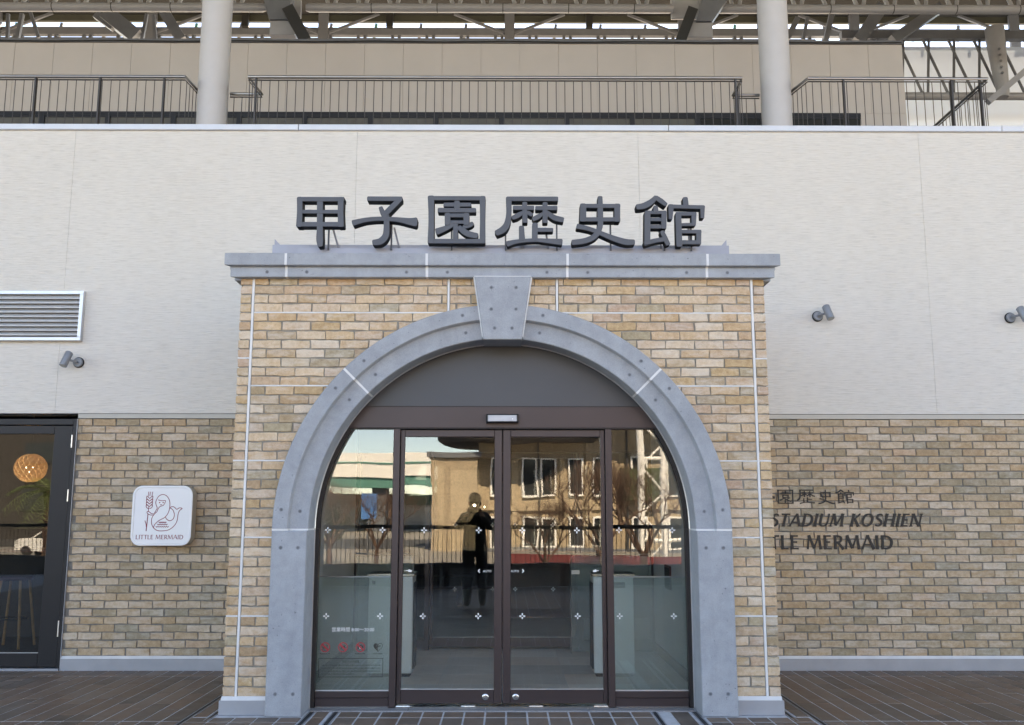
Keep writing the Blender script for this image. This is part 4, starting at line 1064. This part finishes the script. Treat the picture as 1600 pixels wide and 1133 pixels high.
# ================================================================== TERRACE ABOVE: floor, columns, railings
struct('terrace_floor', MB().box(-14, 14, WY + .3, 12, 4.55, 4.7), 'terrace')
for x, lab in ((-3.03, 'round off white column on the terrace, left of the middle railing'), (2.83, 'round off white column on the terrace, right of the middle railing')):
    c = thing('column', lab, 'column', (x, 2.26, 4.7), 'terrace columns')
    part('shaft', MB().lathe([(.154, 4.7), (.154, 10.3)], (x, 2.26, 0), 40), 'column', c, 40)
    part('base_ring', MB().lathe([(.2, 4.7), (.2, 4.73), (.16, 4.74)], (x, 2.26, 0), 40), 'truss', c, 40)
RZ = 5.79
def railing(label, path, posts, y_front=2.02, step=.0875):
    r = thing('railing', label, 'railing', (path[0][0], y_front, 4.7), 'terrace railings')
    part('handrail', MB().tube([(x, y, RZ) for x, y in path], .0165, 10), 'rail_steel', r, 50)
    part('under_bar', MB().tube([(x, y, RZ - .035) for x, y in path], .007, 6), 'rail_dark', r)
    part('bottom_bar', MB().tube([(x, y, 4.85) for x, y in path], .009, 6), 'rail_dark', r)
    me = MB().tube([(0, 0, 4.85), (0, 0, RZ - .035)], .0042, 6).mesh('baluster', 'rail_dark')
    pm = MB().box(-.008, .008, -.02, .02, 4.7, RZ - .016).mesh('post', 'rail_dark')
    for (xa, ya), (xb, yb) in zip(path, path[1:]):
        L = math.hypot(xb - xa, yb - ya); n = max(1, round(L / step))
        for i in range(n):
            t = (i + .5) / n; inst('baluster', me, r, (xa + (xb - xa) * t, ya + (yb - ya) * t, 0))
    for x, y in posts: inst('post', pm, r, (x, y, 0))
    return r
railing('steel terrace railing running off the left edge above the cream wall', [(-8, 2.02), (-3.24, 2.02), (-3.21, 2.42), (-2.95, 2.42)], [(-3.45, 2.02), (-4.1, 2.02), (-4.75, 2.02), (-5.4, 2.02), (-6.5, 2.02)])
railing('long middle steel railing of the terrace between the two columns', [(-2.90, 2.42), (-2.565, 2.42), (-2.60, 2.02), (2.42, 2.02), (2.42, 2.42), (2.7, 2.42)], [(-2.52, 2.02), (2.35, 2.02)])
railing('steel terrace railing right of the right column, turning back at its end', [(2.75, 2.42), (2.99, 2.42), (3.09, 2.02), (4.92, 2.02), (4.92, 5.0)], [(3.45, 2.02), (4.55, 2.02), (4.86, 2.05)])

# ---- upper building set back on the terrace
UY = 5.5
ub = thing('upper_building', 'warm grey panelled upper storey set back behind the terrace railing', 'building', (0, UY, 4.7))
part('wall', MB().box(-13, 5.62, UY + .02, 9.0, 4.7, 7.96), 'upper_panel', ub)
x = -12.95; k = 0
while x < 5.6:
    b = min(x + .548, 5.62)
    part('panel', MB().box(x + .002, b - .002, UY, UY + .018, 6.945, 7.97), 'upper_panel', ub); x += .548
part('flashing', MB().box(-13, 5.63, UY - .03, UY + .03, 7.97, 8.02), 'truss', ub)
part('cable', MB().tube([(-13 + i * .93, UY - .045, 7.985 - (.012 if i % 2 else 0)) for i in range(21)], .007, 5), 'truss_dark', ub)
part('end_panel', MB().box(4.98, 5.62, UY + .001, UY + .019, 4.7, 6.943), 'upper_panel', ub)
wx = [-12.9 + i * .915 for i in range(20)]
part('window_head', MB().box(-13, 4.975, UY - .01, UY + .019, 6.895, 6.943), 'black_frame', ub)
for i, a in enumerate(wx):
    b = min(a + .915, 4.97)
    if b - a < .1: continue
    w = part('window', MB().box(a, a + .07, UY - .012, UY + .018, 4.75, 6.8945).box(a + .0705, b, UY - .004, UY + .018, 6.86, 6.8945), 'black_frame', ub)
    part('pane', MB().box(a + .0705, b, UY + .008, UY + .016, 4.75, 6.8595), 'glass_far' if a > 2.6 else 'blind', w)

# ---- roof structure over the terrace
struct('canopy_roof', MB().box(-40, 40, -5.6, 9.05, 10.33, 10.75), 'soffit')  # unseen front overhang extended forward to cut skylight on the upper siding
struct('screen_wall', MB().add([(5.63, 8.6, 8.0), (22, 8.6, 8.0), (22, 8.6, 9.55), (5.63, 8.6, 9.55)], [(0, 1, 2, 3)]).add([(5.63, 8.62, 8.0), (5.63, 8.62, 9.55)] + [(5.70, 8.62, 9.55), (5.70, 8.62, 8.0)], [(0, 1, 2, 3)]), 'poly')
struct('screen_base', MB().box(5.63, 22, 8.5, 8.58, 4.7, 8.0), 'truss_pale')
tr = thing('roof_truss', 'long horizontal pale pipe and web truss under the terrace roof', 'truss', (0, 6.2, 8.9))
def pipe_run(a, b, capa, capb):
    part('pipe', MB().tube([(a, 6.2, 8.905), (a + .05, 6.2, 8.905), (b - .05, 6.2, 8.905), (b, 6.2, 8.905)], [.05 if capa else .068, .068, .068, .05 if capb else .068], 16), 'truss_pale', tr, 50)
    n = int((b - a) / .93)
    for i in range(1, n + 1):
        x = a + (b - a) * i / (n + .6) ; part('clamp', MB().lathe([(.0715, -.006), (.0715, .006)], (0, 0, 0), 16) if False else MB().tube([(x - .006, 6.2, 8.905), (x + .006, 6.2, 8.905)], .071, 16), 'truss_dark', tr)
pipe_run(-13, -3.60, 0, 1); pipe_run(-3.0, 2.52, 1, 1); pipe_run(2.98, 14, 1, 0)
for x in (-3.42, -3.22, 2.63, 2.87):
    part('end_plate', MB().bbox(x - .13, x + .13, 6.26, 6.30, 8.78, 9.6, .01), 'truss_pale', tr)
i = -12.5
while i < 14:
    if not (-3.7 < i < -2.9 or 2.5 < i < 2.95):
        for s in (-1, 1): part('web', MB().tube([(i + s * .045, 6.24, 8.96), (i + s * .25, 6.4, 9.9)], .032, 8), 'truss_pale', tr)
    i += .47
fr = thing('far_truss', 'grey double beam below the bright gap between the roof and the upper storey', 'truss', (0, 9, 9.9))
part('upper_beam', MB().box(-40, 40, 8.95, 9.05, 9.935, 10.075), 'truss', fr)
part('lower_beam', MB().box(-40, 5.6, 8.95, 9.05, 9.70, 9.875), 'truss', fr)
x = -12.0
while x < 5.4:
    part('slot_bracket', MB().box(x, x + .05, 8.97, 9.03, 9.875, 9.934), 'truss', fr); part('slot_bracket', MB().box(x + .12, x + .17, 8.97, 9.03, 9.875, 9.934), 'truss', fr); x += .62
for x in (-9.2, -6.4, -3.3, 0.06, 3.2, 6.3, 9.2):
    part('hanger', MB().box(x - .09, x + .09, 8.9, 8.96, 9.7, 10.33), 'truss', fr)
    for s in (-1, 1): part('tie', MB().beam((x + s * .1, 8.93, 9.96), (x + s * 1.0, 8.93, 10.33), .045, .04), 'truss', fr)
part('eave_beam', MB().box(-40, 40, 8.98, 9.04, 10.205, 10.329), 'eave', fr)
part('glazing_bar', MB().box(-40, 40, 9.3, 9.34, 10.17, 10.19), 'truss', fr)
x = -12.4
while x < 14:
    part('glazing_bar', MB().beam((x, 9.3, 10.02), (x + .04, 9.32, 10.34), .05, .04), 'far_green' if int(x * 10) % 3 == 0 else 'truss', fr); x += .83
for x in (-4.7, -2.1, 1.5, 4.6): part('purlin', MB().box(x - .06, x + .06, 8.85, 8.94, 10.05, 10.33), 'truss_dark', fr)
def strut(label, p0, p1, w, h, mat):
    return single('roof_brace', MB().beam(p0, p1, w, h), mat, label, 'brace', p0, 'roof braces')
strut('black slanting roof brace by the inner end of the left pipe', on(450, 14, 5.8), on(478, 66, 5.8), .17, .12, 'truss_dark')
strut('black slanting roof brace by the inner end of the right pipe', on(1082, 14, 5.8), on(1062, 66, 5.8), .15, .12, 'truss_dark')
tri = thing('roof_bracket', 'pale tapered bracket block at the head of the left black brace', 'bracket', on(445, 45, 6.0), 'roof brackets')
a, b = on(422, 58, 6.0), on(462, 32, 6.0); part('block', MB().bbox(a[0], b[0], 5.95, 6.25, a[2], b[2], .01), 'truss_pale', tri)
pa = [on(px, py, 5.9) for px, py in ((410, -8), (455, -8), (452, 31), (420, 31))]
part('arm', MB().rings([[(x, 5.9, z) for x, y, z in pa], [(x, 6.1, z) for x, y, z in pa]]), 'truss', tri)
tri = thing('roof_bracket', 'pale tapered bracket block at the head of the right black brace', 'bracket', on(1090, 45, 6.0), 'roof brackets')
a, b = on(1068, 60, 6.0), on(1112, 33, 6.0); part('block', MB().bbox(a[0], b[0], 5.95, 6.25, a[2], b[2], .01), 'truss_pale', tri)
for k, (x0_, y0_, x1_, y1_, w) in enumerate(((168, 24, 216, 62, .24), (40, -5, 62, 62, .05), (180, 22, 212, 66, .08), (150, 26, 178, 46, .1), (258, 22, 285, 66, .17), (1340, 66, 1378, 10, .2), (1395, 62, 1470, 10, .16), (1300, 20, 1290, 64, .08), (1230, 60, 1246, 28, .09), (1255, 62, 1262, 25, .05), (230, 24, 222, 66, .05), (240, 24, 244, 66, .05), (14, 24, 13, 66, .05), (36, 24, 28, 66, .06))):
    part('strut', MB().beam(on(x0_, y0_, 7.6), on(x1_, y1_, 7.6), w, w), 'truss', fr)
pa = [on(px, py, 5.9) for px, py in ((1098, -8), (1140, -8), (1113, 32), (1088, 32))]
part('arm', MB().rings([[(x, 5.9, z) for x, y, z in pa], [(x, 6.1, z) for x, y, z in pa]]), 'truss', tri)
# web of the side truss at right, its pipe and its leaning post
sp_ = thing('side_truss', 'zigzag pipe truss in front of the light grey screen at upper right', 'truss', (7, 7.9, 8.4))
z_hi, z_lo = on(1500, 59, 7.9)[2], on(1500, 147, 7.9)[2]
part('top_chord', MB().box(5.66, 15, 7.84, 7.96, z_hi - .02, z_hi + .12), 'truss', sp_)
part('bottom_chord', MB().tube([(5.66, 7.9, z_lo - .02), (15, 7.9, z_lo - .02)], .065, 14), 'truss_pale', sp_, 50)
x = 5.95
while x < 10.5:
    part('web', MB().tube([(x - .2, 7.9, z_hi), (x + .18, 7.9, z_lo)], .023, 8), 'truss', sp_); part('web', MB().tube([(x + .26, 7.9, z_lo), (x + .34, 7.9, z_hi)], .023, 8), 'truss', sp_); x += .43
pp = on(1556, 60, 7.6); pb = on(1572, 150, 7.6)
part('post', MB().tube([(pp[0], 7.6, pp[2] + .2), (pp[0] + .01, 7.6, pp[2] - .1), (pb[0] - .03, 7.6, pb[2] + .1), (pb[0] - .03, 7.6, pb[2])], [.15, .145, .10, .085], 16), 'truss_pale', sp_, 50)
for q in range(5): part('rivet', MB().lathe([(.022, 7.43 + .008 * q), (.02, 7.42 + .008 * q)], (pp[0] - .04 + .01 * q, 0, pp[2] - .25 - .1 * q), 10, 'Y'), 'truss', sp_)
strut('pale sloping pipe brace crossing the right edge under the roof', on(1545, 158, 6.5), on(1640, 78, 6.5), .09, .09, 'truss_pale')

# ================================================================== BEHIND THE CAMERA (seen mirrored in the glass)
dr = thing('deck_railing', 'dark deck edge railing on a low kerb behind the viewer', 'railing', (0, -11.3, 0))
part('kerb', MB().box(-16, 16, -11.4, -11.15, 0, .43), 'kerb', dr)
part('handrail', MB().box(-16, 16, -11.33, -11.25, 1.08, 1.16), 'rail_dark', dr)
mb = MB()
for i in range(356): mb.tube([(-16 + i * .09, -11.29, .43), (-16 + i * .09, -11.29, 1.08)], .007, 5)
part('baluster_mass', mb, 'rail_dark', dr, kind='stuff')
SYB = -60
sb = thing('stadium_building', 'sunlit tan brick stadium building with tall windows, facing the entrance', 'building', (10, SYB, -1.3))
part('wall', MB().box(-2, 60, SYB - 8, SYB, -1.3, 14), 'far_tan', sb)
part('tower', MB().box(-5.2, -2.0, SYB - 6, SYB + 1.6, -1.3, 5.2), 'far_tan', sb)
part('tower_quoin', MB().box(-5.24, -4.8, SYB + 1.2, SYB + 1.66, -1.3, 5.19), 'far_tan', sb)
part('tower_cap', MB().box(-5.5, -1.8, SYB - 6.2, SYB + 1.9, 5.2, 5.55), 'truss', sb)
part('canopy', MB().lathe([(5.6, 6.2), (6.0, 6.5), (6.0, 7.6), (5.6, 7.9)], (.9, SYB - 2.2, 0), 40), 'far_dark', sb)
part('eave', MB().box(3, 60, SYB, SYB + 4.6, 9.0, 9.6), 'far_dark', sb)
for i, x in enumerate((-.6, 1.6, 2.9, 4.9, 6.6, 9.3, 11.8, 13.6, 16, 18)):
    for z0, z1 in ((2.6, 5.1), (-1.0, 1.0)):
        w = part('window', MB().box(x - .55, x + .55, SYB, SYB + .22, z0 - .12, z0).box(x - .55, x + .55, SYB, SYB + .22, z1, z1 + .12).box(x - .55, x - .42, SYB, SYB + .22, z0, z1).box(x + .42, x + .55, SYB, SYB + .22, z0, z1), 'far_white', sb)
        part('pane', MB().box(x - .42, x + .42, SYB + .01, SYB + .05, z0, z1), 'glass_far', w)
for x in (.55, 3.9, 5.8, 7.6, 12.7, 14.9): part('pilaster', MB().box(x - .22, x + .22, SYB, SYB + .18, -1.3, 8.4), 'far_tan', sb)
part('string_course', MB().box(-1.9, 60, SYB, SYB + .26, 1.55, 1.85), 'far_tan', sb); part('plinth', MB().box(-1.9, 60, SYB, SYB + .3, -1.3, -1.1), 'truss', sb)
for x in (2.25, 8.5): part('downpipe', MB().tube([(x, SYB + .3, -1.3), (x, SYB + .3, 8.9)], .07, 8), 'far_dark', sb)
part('shutter_box', MB().box(8.0, 10.6, SYB + .3, SYB + 1.2, 2.2, 4.4), 'leaf_dark', sb)
ew = thing('expressway', 'white and green elevated expressway on grey piers beyond the plaza', 'bridge', (-20, -110, -1.3))
part('parapet', MB().box(-140, -6, -110, -109.6, 5.6, 8.6), 'far_white', ew); part('stripe', MB().box(-140, -6, -109.6, -109.5, 7.3, 7.5), 'far_green', ew)
part('girder', MB().box(-140, -6, -112, -109.9, 4.4, 5.6), 'far_green', ew); part('deck', MB().box(-140, -6, -124, -110, 5.2, 5.8), 'truss', ew)
for x in (-16, -33, -50, -67, -90): part('pier', MB().box(x - .9, x + .9, -114, -111, -1.3, 4.4), 'truss', ew)
ob_ = thing('dark_reflection_block', 'dark brown block added beyond the palm trees to darken the shop glass', 'building', (-55, -80, -1.3))  # added dark mass, out of view, to darken the shop door reflection
part('wall', MB().box(-90, -33, -95, -80, -1.3, 19), 'dark_int', ob_)
for i in range(9):
    for j in range(4): part('window', MB().box(-88 + i * 6, -84.5 + i * 6, -80, -79.9, 1.5 + j * 4.4, 3.5 + j * 4.4), 'glass_far', ob_)
lo = thing('warehouse', 'low white and green warehouse under the expressway', 'building', (-25, -120, -1.3))
part('wall', MB().box(-60, -8, -130, -125, -1.3, 2.4), 'far_white', lo); part('roof', MB().box(-61, -7, -131, -124.5, 2.4, 3.8), 'far_green', lo)
rsn = thing('road_sign', 'blue road sign on a grey post across the plaza', 'sign', (-8.9, -54, -1.3))
part('panel', MB().box(-9.4, -8.4, -54, -53.95, 1.0, 2.6), 'blue_sign', rsn); part('post', MB().tube([(-8.9, -54.1, -1.3), (-8.9, -54.1, 2.6)], .06, 8), 'truss', rsn)
rb = thing('barrier_fence', 'long dark red barrier fence below the stadium', 'fence', (8, -30, -1.3))
part('board', MB().box(-.3, 15, -30.05, -30, -.95, -.25), 'red_paint', rb)
for i in range(9): part('post', MB().box(-.3 + i * 1.9, -.22 + i * 1.9, -30.1, -30.05, -1.3, .25), 'truss_dark', rb)
mt = thing('lattice_mast', 'white two legged lattice mast in front of the stadium', 'mast', (5.6, -30, -1.3))
for x in (5.35, 6.25): part('leg', MB().tube([(x, -30.6, -1.3), (x, -30.6, 12)], .14, 10), 'far_white', mt)
for i in range(6): part('lattice_bar', MB().tube([(5.35, -30.6, -.6 + i * 1.9), (6.25, -30.6, .3 + i * 1.9)], .045, 6), 'far_white', mt); part('lattice_bar', MB().tube([(6.25, -30.6, .3 + i * 1.9), (5.35, -30.6, 1.3 + i * 1.9)], .045, 6), 'far_white', mt)
for i in range(3): part('side_arm', MB().tube([(5.35, -30.6, .3 + i * 3.2), (7.6, -30.6, .3 + i * 3.2)], .07, 8), 'far_white', mt)
def bare_tree(seed, h):
    r = random.Random(seed); mb = MB(); tm = MB()
    def grow(target, p, d, L, rad, depth):
        q = p + d * L * .5 + Vector((r.uniform(-.05, .05), r.uniform(-.05, .05), .0)) * L; e = p + d * L
        target.tube([p, q, e], [rad, rad * .85, rad * .7], 5 if depth < 2 else 3, False)
        if depth >= 7 or L < .05: return
        for k in range(2 if depth < 1 else r.choice((2, 3, 3))):
            ax = Vector((r.uniform(-1, 1), r.uniform(-1, 1), r.uniform(-.3, .8))).normalized()
            nd = (d * .75 + ax * .75 + Vector((0, 0, .12))).normalized()
            grow(mb, e if k else q.lerp(e, r.uniform(.3, 1)), nd, L * r.uniform(.6, .82), rad * .62, depth + 1)
    tm.tube([(0, 0, 0), (.03, 0, h * .25)], [h * .03, h * .022], 7)
    for k in range(4):
        t = k * 1.57 + r.uniform(0, .6); grow(mb, Vector((.03, 0, h * .25)), Vector((math.cos(t) * .6, math.sin(t) * .6, .8)).normalized(), h * .24, h * .014, 1)
    return tm, mb
tproto = None
TL = ['left of the red fence', 'in the middle of the red fence', 'beside the white lattice mast', 'beside the blue road sign', 'left of the evergreens', 'between the road sign and the stadium tower']
for k, (x, y, h) in enumerate(((1.3, -26, 4.4), (3.2, -25, 5.0), (4.9, -27, 4.8), (-7.6, -34, 4.6), (-9.2, -36, 4.6), (-6.0, -37, 4.2))):
    lab = 'bare brown twiggy tree standing on the plaza ' + TL[k]
    if k == 0:
        tproto = thing('bare_tree', lab, 'tree', (x, y, -1.3), 'bare trees'); tm, cm = bare_tree(3, 3.6)
        for nm, g in (('trunk', tm), ('crown', cm)):
            o = bpy.data.objects.new(nm, g.mesh(nm, 'bark')); link(o, tproto)
    else:
        c = copy_thing(tproto, (x, y, -1.3), label=lab); c.rotation_euler.z = k * 1.1; c.scale = (h / 3.6,) * 3
hd = MB(); r_ = random.Random(9)
def leaf_clump(mb, c, rx, ry, rz, n, size):
    for _ in range(n):
        while True:
            p = Vector((r_.uniform(-1, 1), r_.uniform(-1, 1), r_.uniform(-1, 1)))
            if p.length < 1: break
        p = Vector((c[0] + p.x * rx, c[1] + p.y * ry, c[2] + p.z * rz)); a = Vector((r_.uniform(-1, 1), r_.uniform(-1, 1), r_.uniform(-1, 1))).normalized(); b = a.orthogonal().normalized()
        mb.add([p - a * size, p + b * size * .5, p + a * size, p - b * size * .5], [(0, 1, 2, 3)])
for k, (x, y, h) in enumerate(((-11.2, -42, 3.6), (-9.5, -44, 3.2), (-13.4, -45, 3.4))):
    pt_ = thing('evergreen_tree', ['dark bushy evergreen tree, tallest of three by the expressway', 'dark bushy evergreen tree nearest the blue road sign', 'dark bushy evergreen tree farthest from the stadium'][k], 'tree', (x, y, -1.3), 'evergreen trees')
    part('trunk', MB().tube([(x, y, -1.3), (x, y, -1.3 + h * .6)], [.14, .07], 7), 'bark', pt_)
    mb = MB()
    for q in range(9): leaf_clump(mb, (x + r_.uniform(-.8, .8), y + r_.uniform(-.8, .8), -1.3 + h * r_.uniform(.4, .95)), .6, .6, .45, 160, .09)
    part('crown', mb, 'leaf_dark', pt_)
for k, (x, y, h) in enumerate(((-15.2, -21, 3.4), (-13.2, -22, 3.1))):
    pm_ = thing('palm_tree', ['taller feathery palm tree on the plaza', 'shorter feathery palm tree on the plaza'][k], 'tree', (x, y, -1.3), 'palm trees')
    part('trunk', MB().tube([(x, y, -1.3), (x + .06, y, -1.3 + h * .5), (x, y, -1.3 + h)], [.2, .17, .19], 9), 'bark', pm_)
    for q in range(22):
        mb = MB(); az = q * 2.4 + k; el = .9 - (q % 4) * .35; L = 1.55
        pts = [Vector((x + math.cos(az) * math.cos(el) * L * t, y + math.sin(az) * math.cos(el) * L * t, -1.3 + h + math.sin(el) * L * t - .95 * t * t)) for t in [i / 8 for i in range(9)]]
        mb.tube(pts, [.02 - .002 * i for i in range(9)], 4)
        for i in range(1, 9):
            d = (pts[i] - pts[i - 1]).normalized(); sd_ = d.cross(Vector((0, 0, 1))).normalized()
            for s in (-1, 1):
                for u in (0, .5):
                    p = pts[i - 1].lerp(pts[i], u); tip = p + (sd_ * s * .8 + d * .55 + Vector((0, 0, -.3))) * .38
                    mb.add([p, p + d * .045, tip], [(0, 1, 2)])
        part('frond', mb, 'palm_leaf', pm_)
cr = thing('parked_car', 'white parked hatchback by the plaza, mirrored in the shop door', 'car', (-28.6, -50, -1.3))
cx0, cy0 = -28.6, -50
body = [(-2.0, .35), (-2.0, .8), (-1.75, .95), (-.9, 1.02), (-.35, 1.45), (1.0, 1.5), (1.75, 1.05), (2.0, .95), (2.02, .35)]
part('body', MB().rings([[(cx0 + x, cy0 - .85, -1.3 + z) for x, z in body], [(cx0 + x, cy0 + .85, -1.3 + z) for x, z in body]]), 'far_white', cr)
for x in (-1.25, 1.25):
    for s in (-1, 1): part('wheel', MB().lathe([(.32, cy0 + s * .78), (.32, cy0 + s * .9)], (cx0 + x, 0, -.98), 18, 'Y'), 'black', cr)
part('side_window', MB().prism([(cx0 - .75, -1.3 + 1.03), (cx0 - .3, -1.3 + 1.4), (cx0 + .95, -1.3 + 1.43), (cx0 + 1.5, -1.3 + 1.06)], cy0 + .851, cy0 + .86), 'glass_far', cr)
part('headlight', MB().box(cx0 - 2.02, cx0 - 1.9, cy0 + .5, cy0 + .86, -.6, -.45), 'lamp_glass', cr)

# ---- the photographer, standing beside the view point
def skin_mesh(verts, edges, radii, levels=2):
    me = bpy.data.meshes.new('body'); me.from_pydata(verts, edges, [])
    o = bpy.data.objects.new('tmp', me); COL.objects.link(o)
    sk = o.modifiers.new('s', 'SKIN'); sk.use_smooth_shade = True
    for i, r in enumerate(radii):
        d = me.skin_vertices[0].data[i]; d.radius = (r, r) if not isinstance(r, tuple) else r; d.use_root = (i == 0)
    ss = o.modifiers.new('d', 'SUBSURF'); ss.levels = levels; ss.render_levels = levels
    dg = bpy.context.evaluated_depsgraph_get(); dg.update()
    out = bpy.data.meshes.new_from_object(o.evaluated_get(dg)); COL.objects.unlink(o); bpy.data.objects.remove(o); return out
PX, PYY = -.46, -7.12
V = [(0, 0, .92), (0, 0, 1.08), (0, 0, 1.24), (0, .01, 1.37), (0, .02, 1.43), (0, .03, 1.50), (0, .035, 1.58),       # pelvis .. head
     (-.17, .0, 1.345), (-.27, .10, 1.18), (-.13, .30, 1.36), (.17, .0, 1.345), (.27, .10, 1.18), (.13, .30, 1.36),
     (-.10, 0, .84), (-.105, .02, .48), (-.11, -.02, .09), (-.115, .12, .05), (.10, 0, .84), (.105, .02, .48), (.11, -.02, .09), (.115, .12, .05),
     (-.095, .335, 1.41), (.095, .335, 1.41)]
E_ = [(0, 1), (1, 2), (2, 3), (3, 4), (4, 5), (5, 6), (3, 7), (7, 8), (8, 9), (3, 10), (10, 11), (11, 12), (0, 13), (13, 14), (14, 15), (15, 16), (0, 17), (17, 18), (18, 19), (19, 20), (9, 21), (12, 22)]
rad = [(.185, .14), (.185, .14), (.20, .14), (.14, .10), (.058, .058), (.075, .09), (.078, .095), .085, .068, .042, .085, .068, .042, .112, .085, .06, .045, .112, .085, .06, .045, .034, .034]
me = skin_mesh(V, E_, rad)
for m in ('jacket', 'trouser', 'skin', 'shoe'): me.materials.append(M[m])
for p in me.polygons:
    c = p.center; z = c.z
    p.material_index = 2 if (z > 1.42 and abs(c.x) < .1 and c.y < .2) or (c.y > .31 and z > 1.36) else 3 if z < .10 else 1 if z < .86 else 0
    p.use_smooth = True
pr = thing('person', 'person in a black jacket and dark trousers raising a camera to the eye', 'person', (PX, PYY, 0))
def pobj(name, me_, mat=None):
    o = bpy.data.objects.new(name, me_); link(o, pr)
    if mat: me_.materials.clear(); me_.materials.append(M[mat])
    return o
pobj('body', me)
for s in (-1, 1):
    fv, fe, frd = [(s * .095, .335, 1.41)], [], [.022]
    for q, (dx, L) in enumerate(((-.02, .062), (-.007, .07), (.007, .066), (.02, .052))):
        b = len(fv); fv += [(s * .09 + dx, .355, 1.445), (s * .08 + dx * .9, .385, 1.445 + L * .5), (s * .066 + dx * .8, .405, 1.44 + L * .75)]; fe += [(0, b), (b, b + 1), (b + 1, b + 2)]; frd += [.0095, .009, .008]
    b = len(fv); fv += [(s * .07, .345, 1.41), (s * .05, .36, 1.425)]; fe += [(0, b), (b, b + 1)]; frd += [.011, .0095]
    h = skin_mesh(fv, fe, frd, 1); [setattr(p, 'use_smooth', True) for p in h.polygons]; pobj('hand', h, 'skin')
hr = MB().lathe([(.001, 1.715), (.05, 1.705), (.085, 1.67), (.099, 1.63), (.097, 1.615)], (0, .03, 0), 20).lathe([(.05, 1.64), (.088, 1.62), (.088, 1.53), (.06, 1.48)], (0, -.012, 0), 20); pobj('hair', hr.mesh('hair', 'hair', smooth=60))
pobj('nose', MB().lathe([(.004, 1.575), (.012, 1.55), (.016, 1.535), (.006, 1.528)], (0, .118, 0), 10).mesh('nose', 'skin', smooth=60))
for s in (-1, 1): pobj('ear', MB().lathe([(.002, 1.585), (.016, 1.575), (.017, 1.55), (.008, 1.525)], (s * .088, .04, 0), 10).mesh('ear', 'skin', smooth=60))
pobj('mouth', MB().box(-.022, .022, .105, .118, 1.497, 1.505).mesh('mouth', 'maroon_wood'))
for s in (-1, 1): pobj('eye', MB().lathe([(.002, 1.585), (.011, 1.578), (.011, 1.572), (.002, 1.565)], (s * .034, .108, 0), 10).mesh('eye', 'black'))
bg_ = MB().bbox(-.14, .14, -.28, -.12, .95, 1.38, .02); pobj('backpack', bg_.mesh('backpack', 'grey_bag'))
for s in (-1, 1): pobj('strap', MB().tube([(s * .1, -.12, 1.36), (s * .105, .03, 1.43), (s * .11, .125, 1.3), (s * .12, .02, 1.02)], .014, 6).mesh('strap', 'grey_bag'))
cm_ = thing('photo_camera', 'black camera held up by the person, with an added glow for the glare', 'camera', (PX, PYY + .37, 1.45))
part('body', MB().bbox(PX - .065, PX + .065, PYY + .355, PYY + .40, 1.42, 1.51, .006), 'camera_black', cm_)
part('lens', MB().lathe([(.033, PYY + .40), (.035, PYY + .46), (.031, PYY + .465), (.028, PYY + .455), (.001, PYY + .45)], (PX, 0, 1.46), 24, 'Y'), 'camera_black', cm_, 40)
part('glare_glow', MB().box(PX - .016, PX + .016, PYY + .401, PYY + .405, 1.515, 1.537), 'glare_glow', cm_)  # added glowing box standing in for the glare in the door glass
part('hump', MB().bbox(PX - .028, PX + .028, PYY + .36, PYY + .40, 1.5105, 1.545, .006), 'camera_black', cm_)
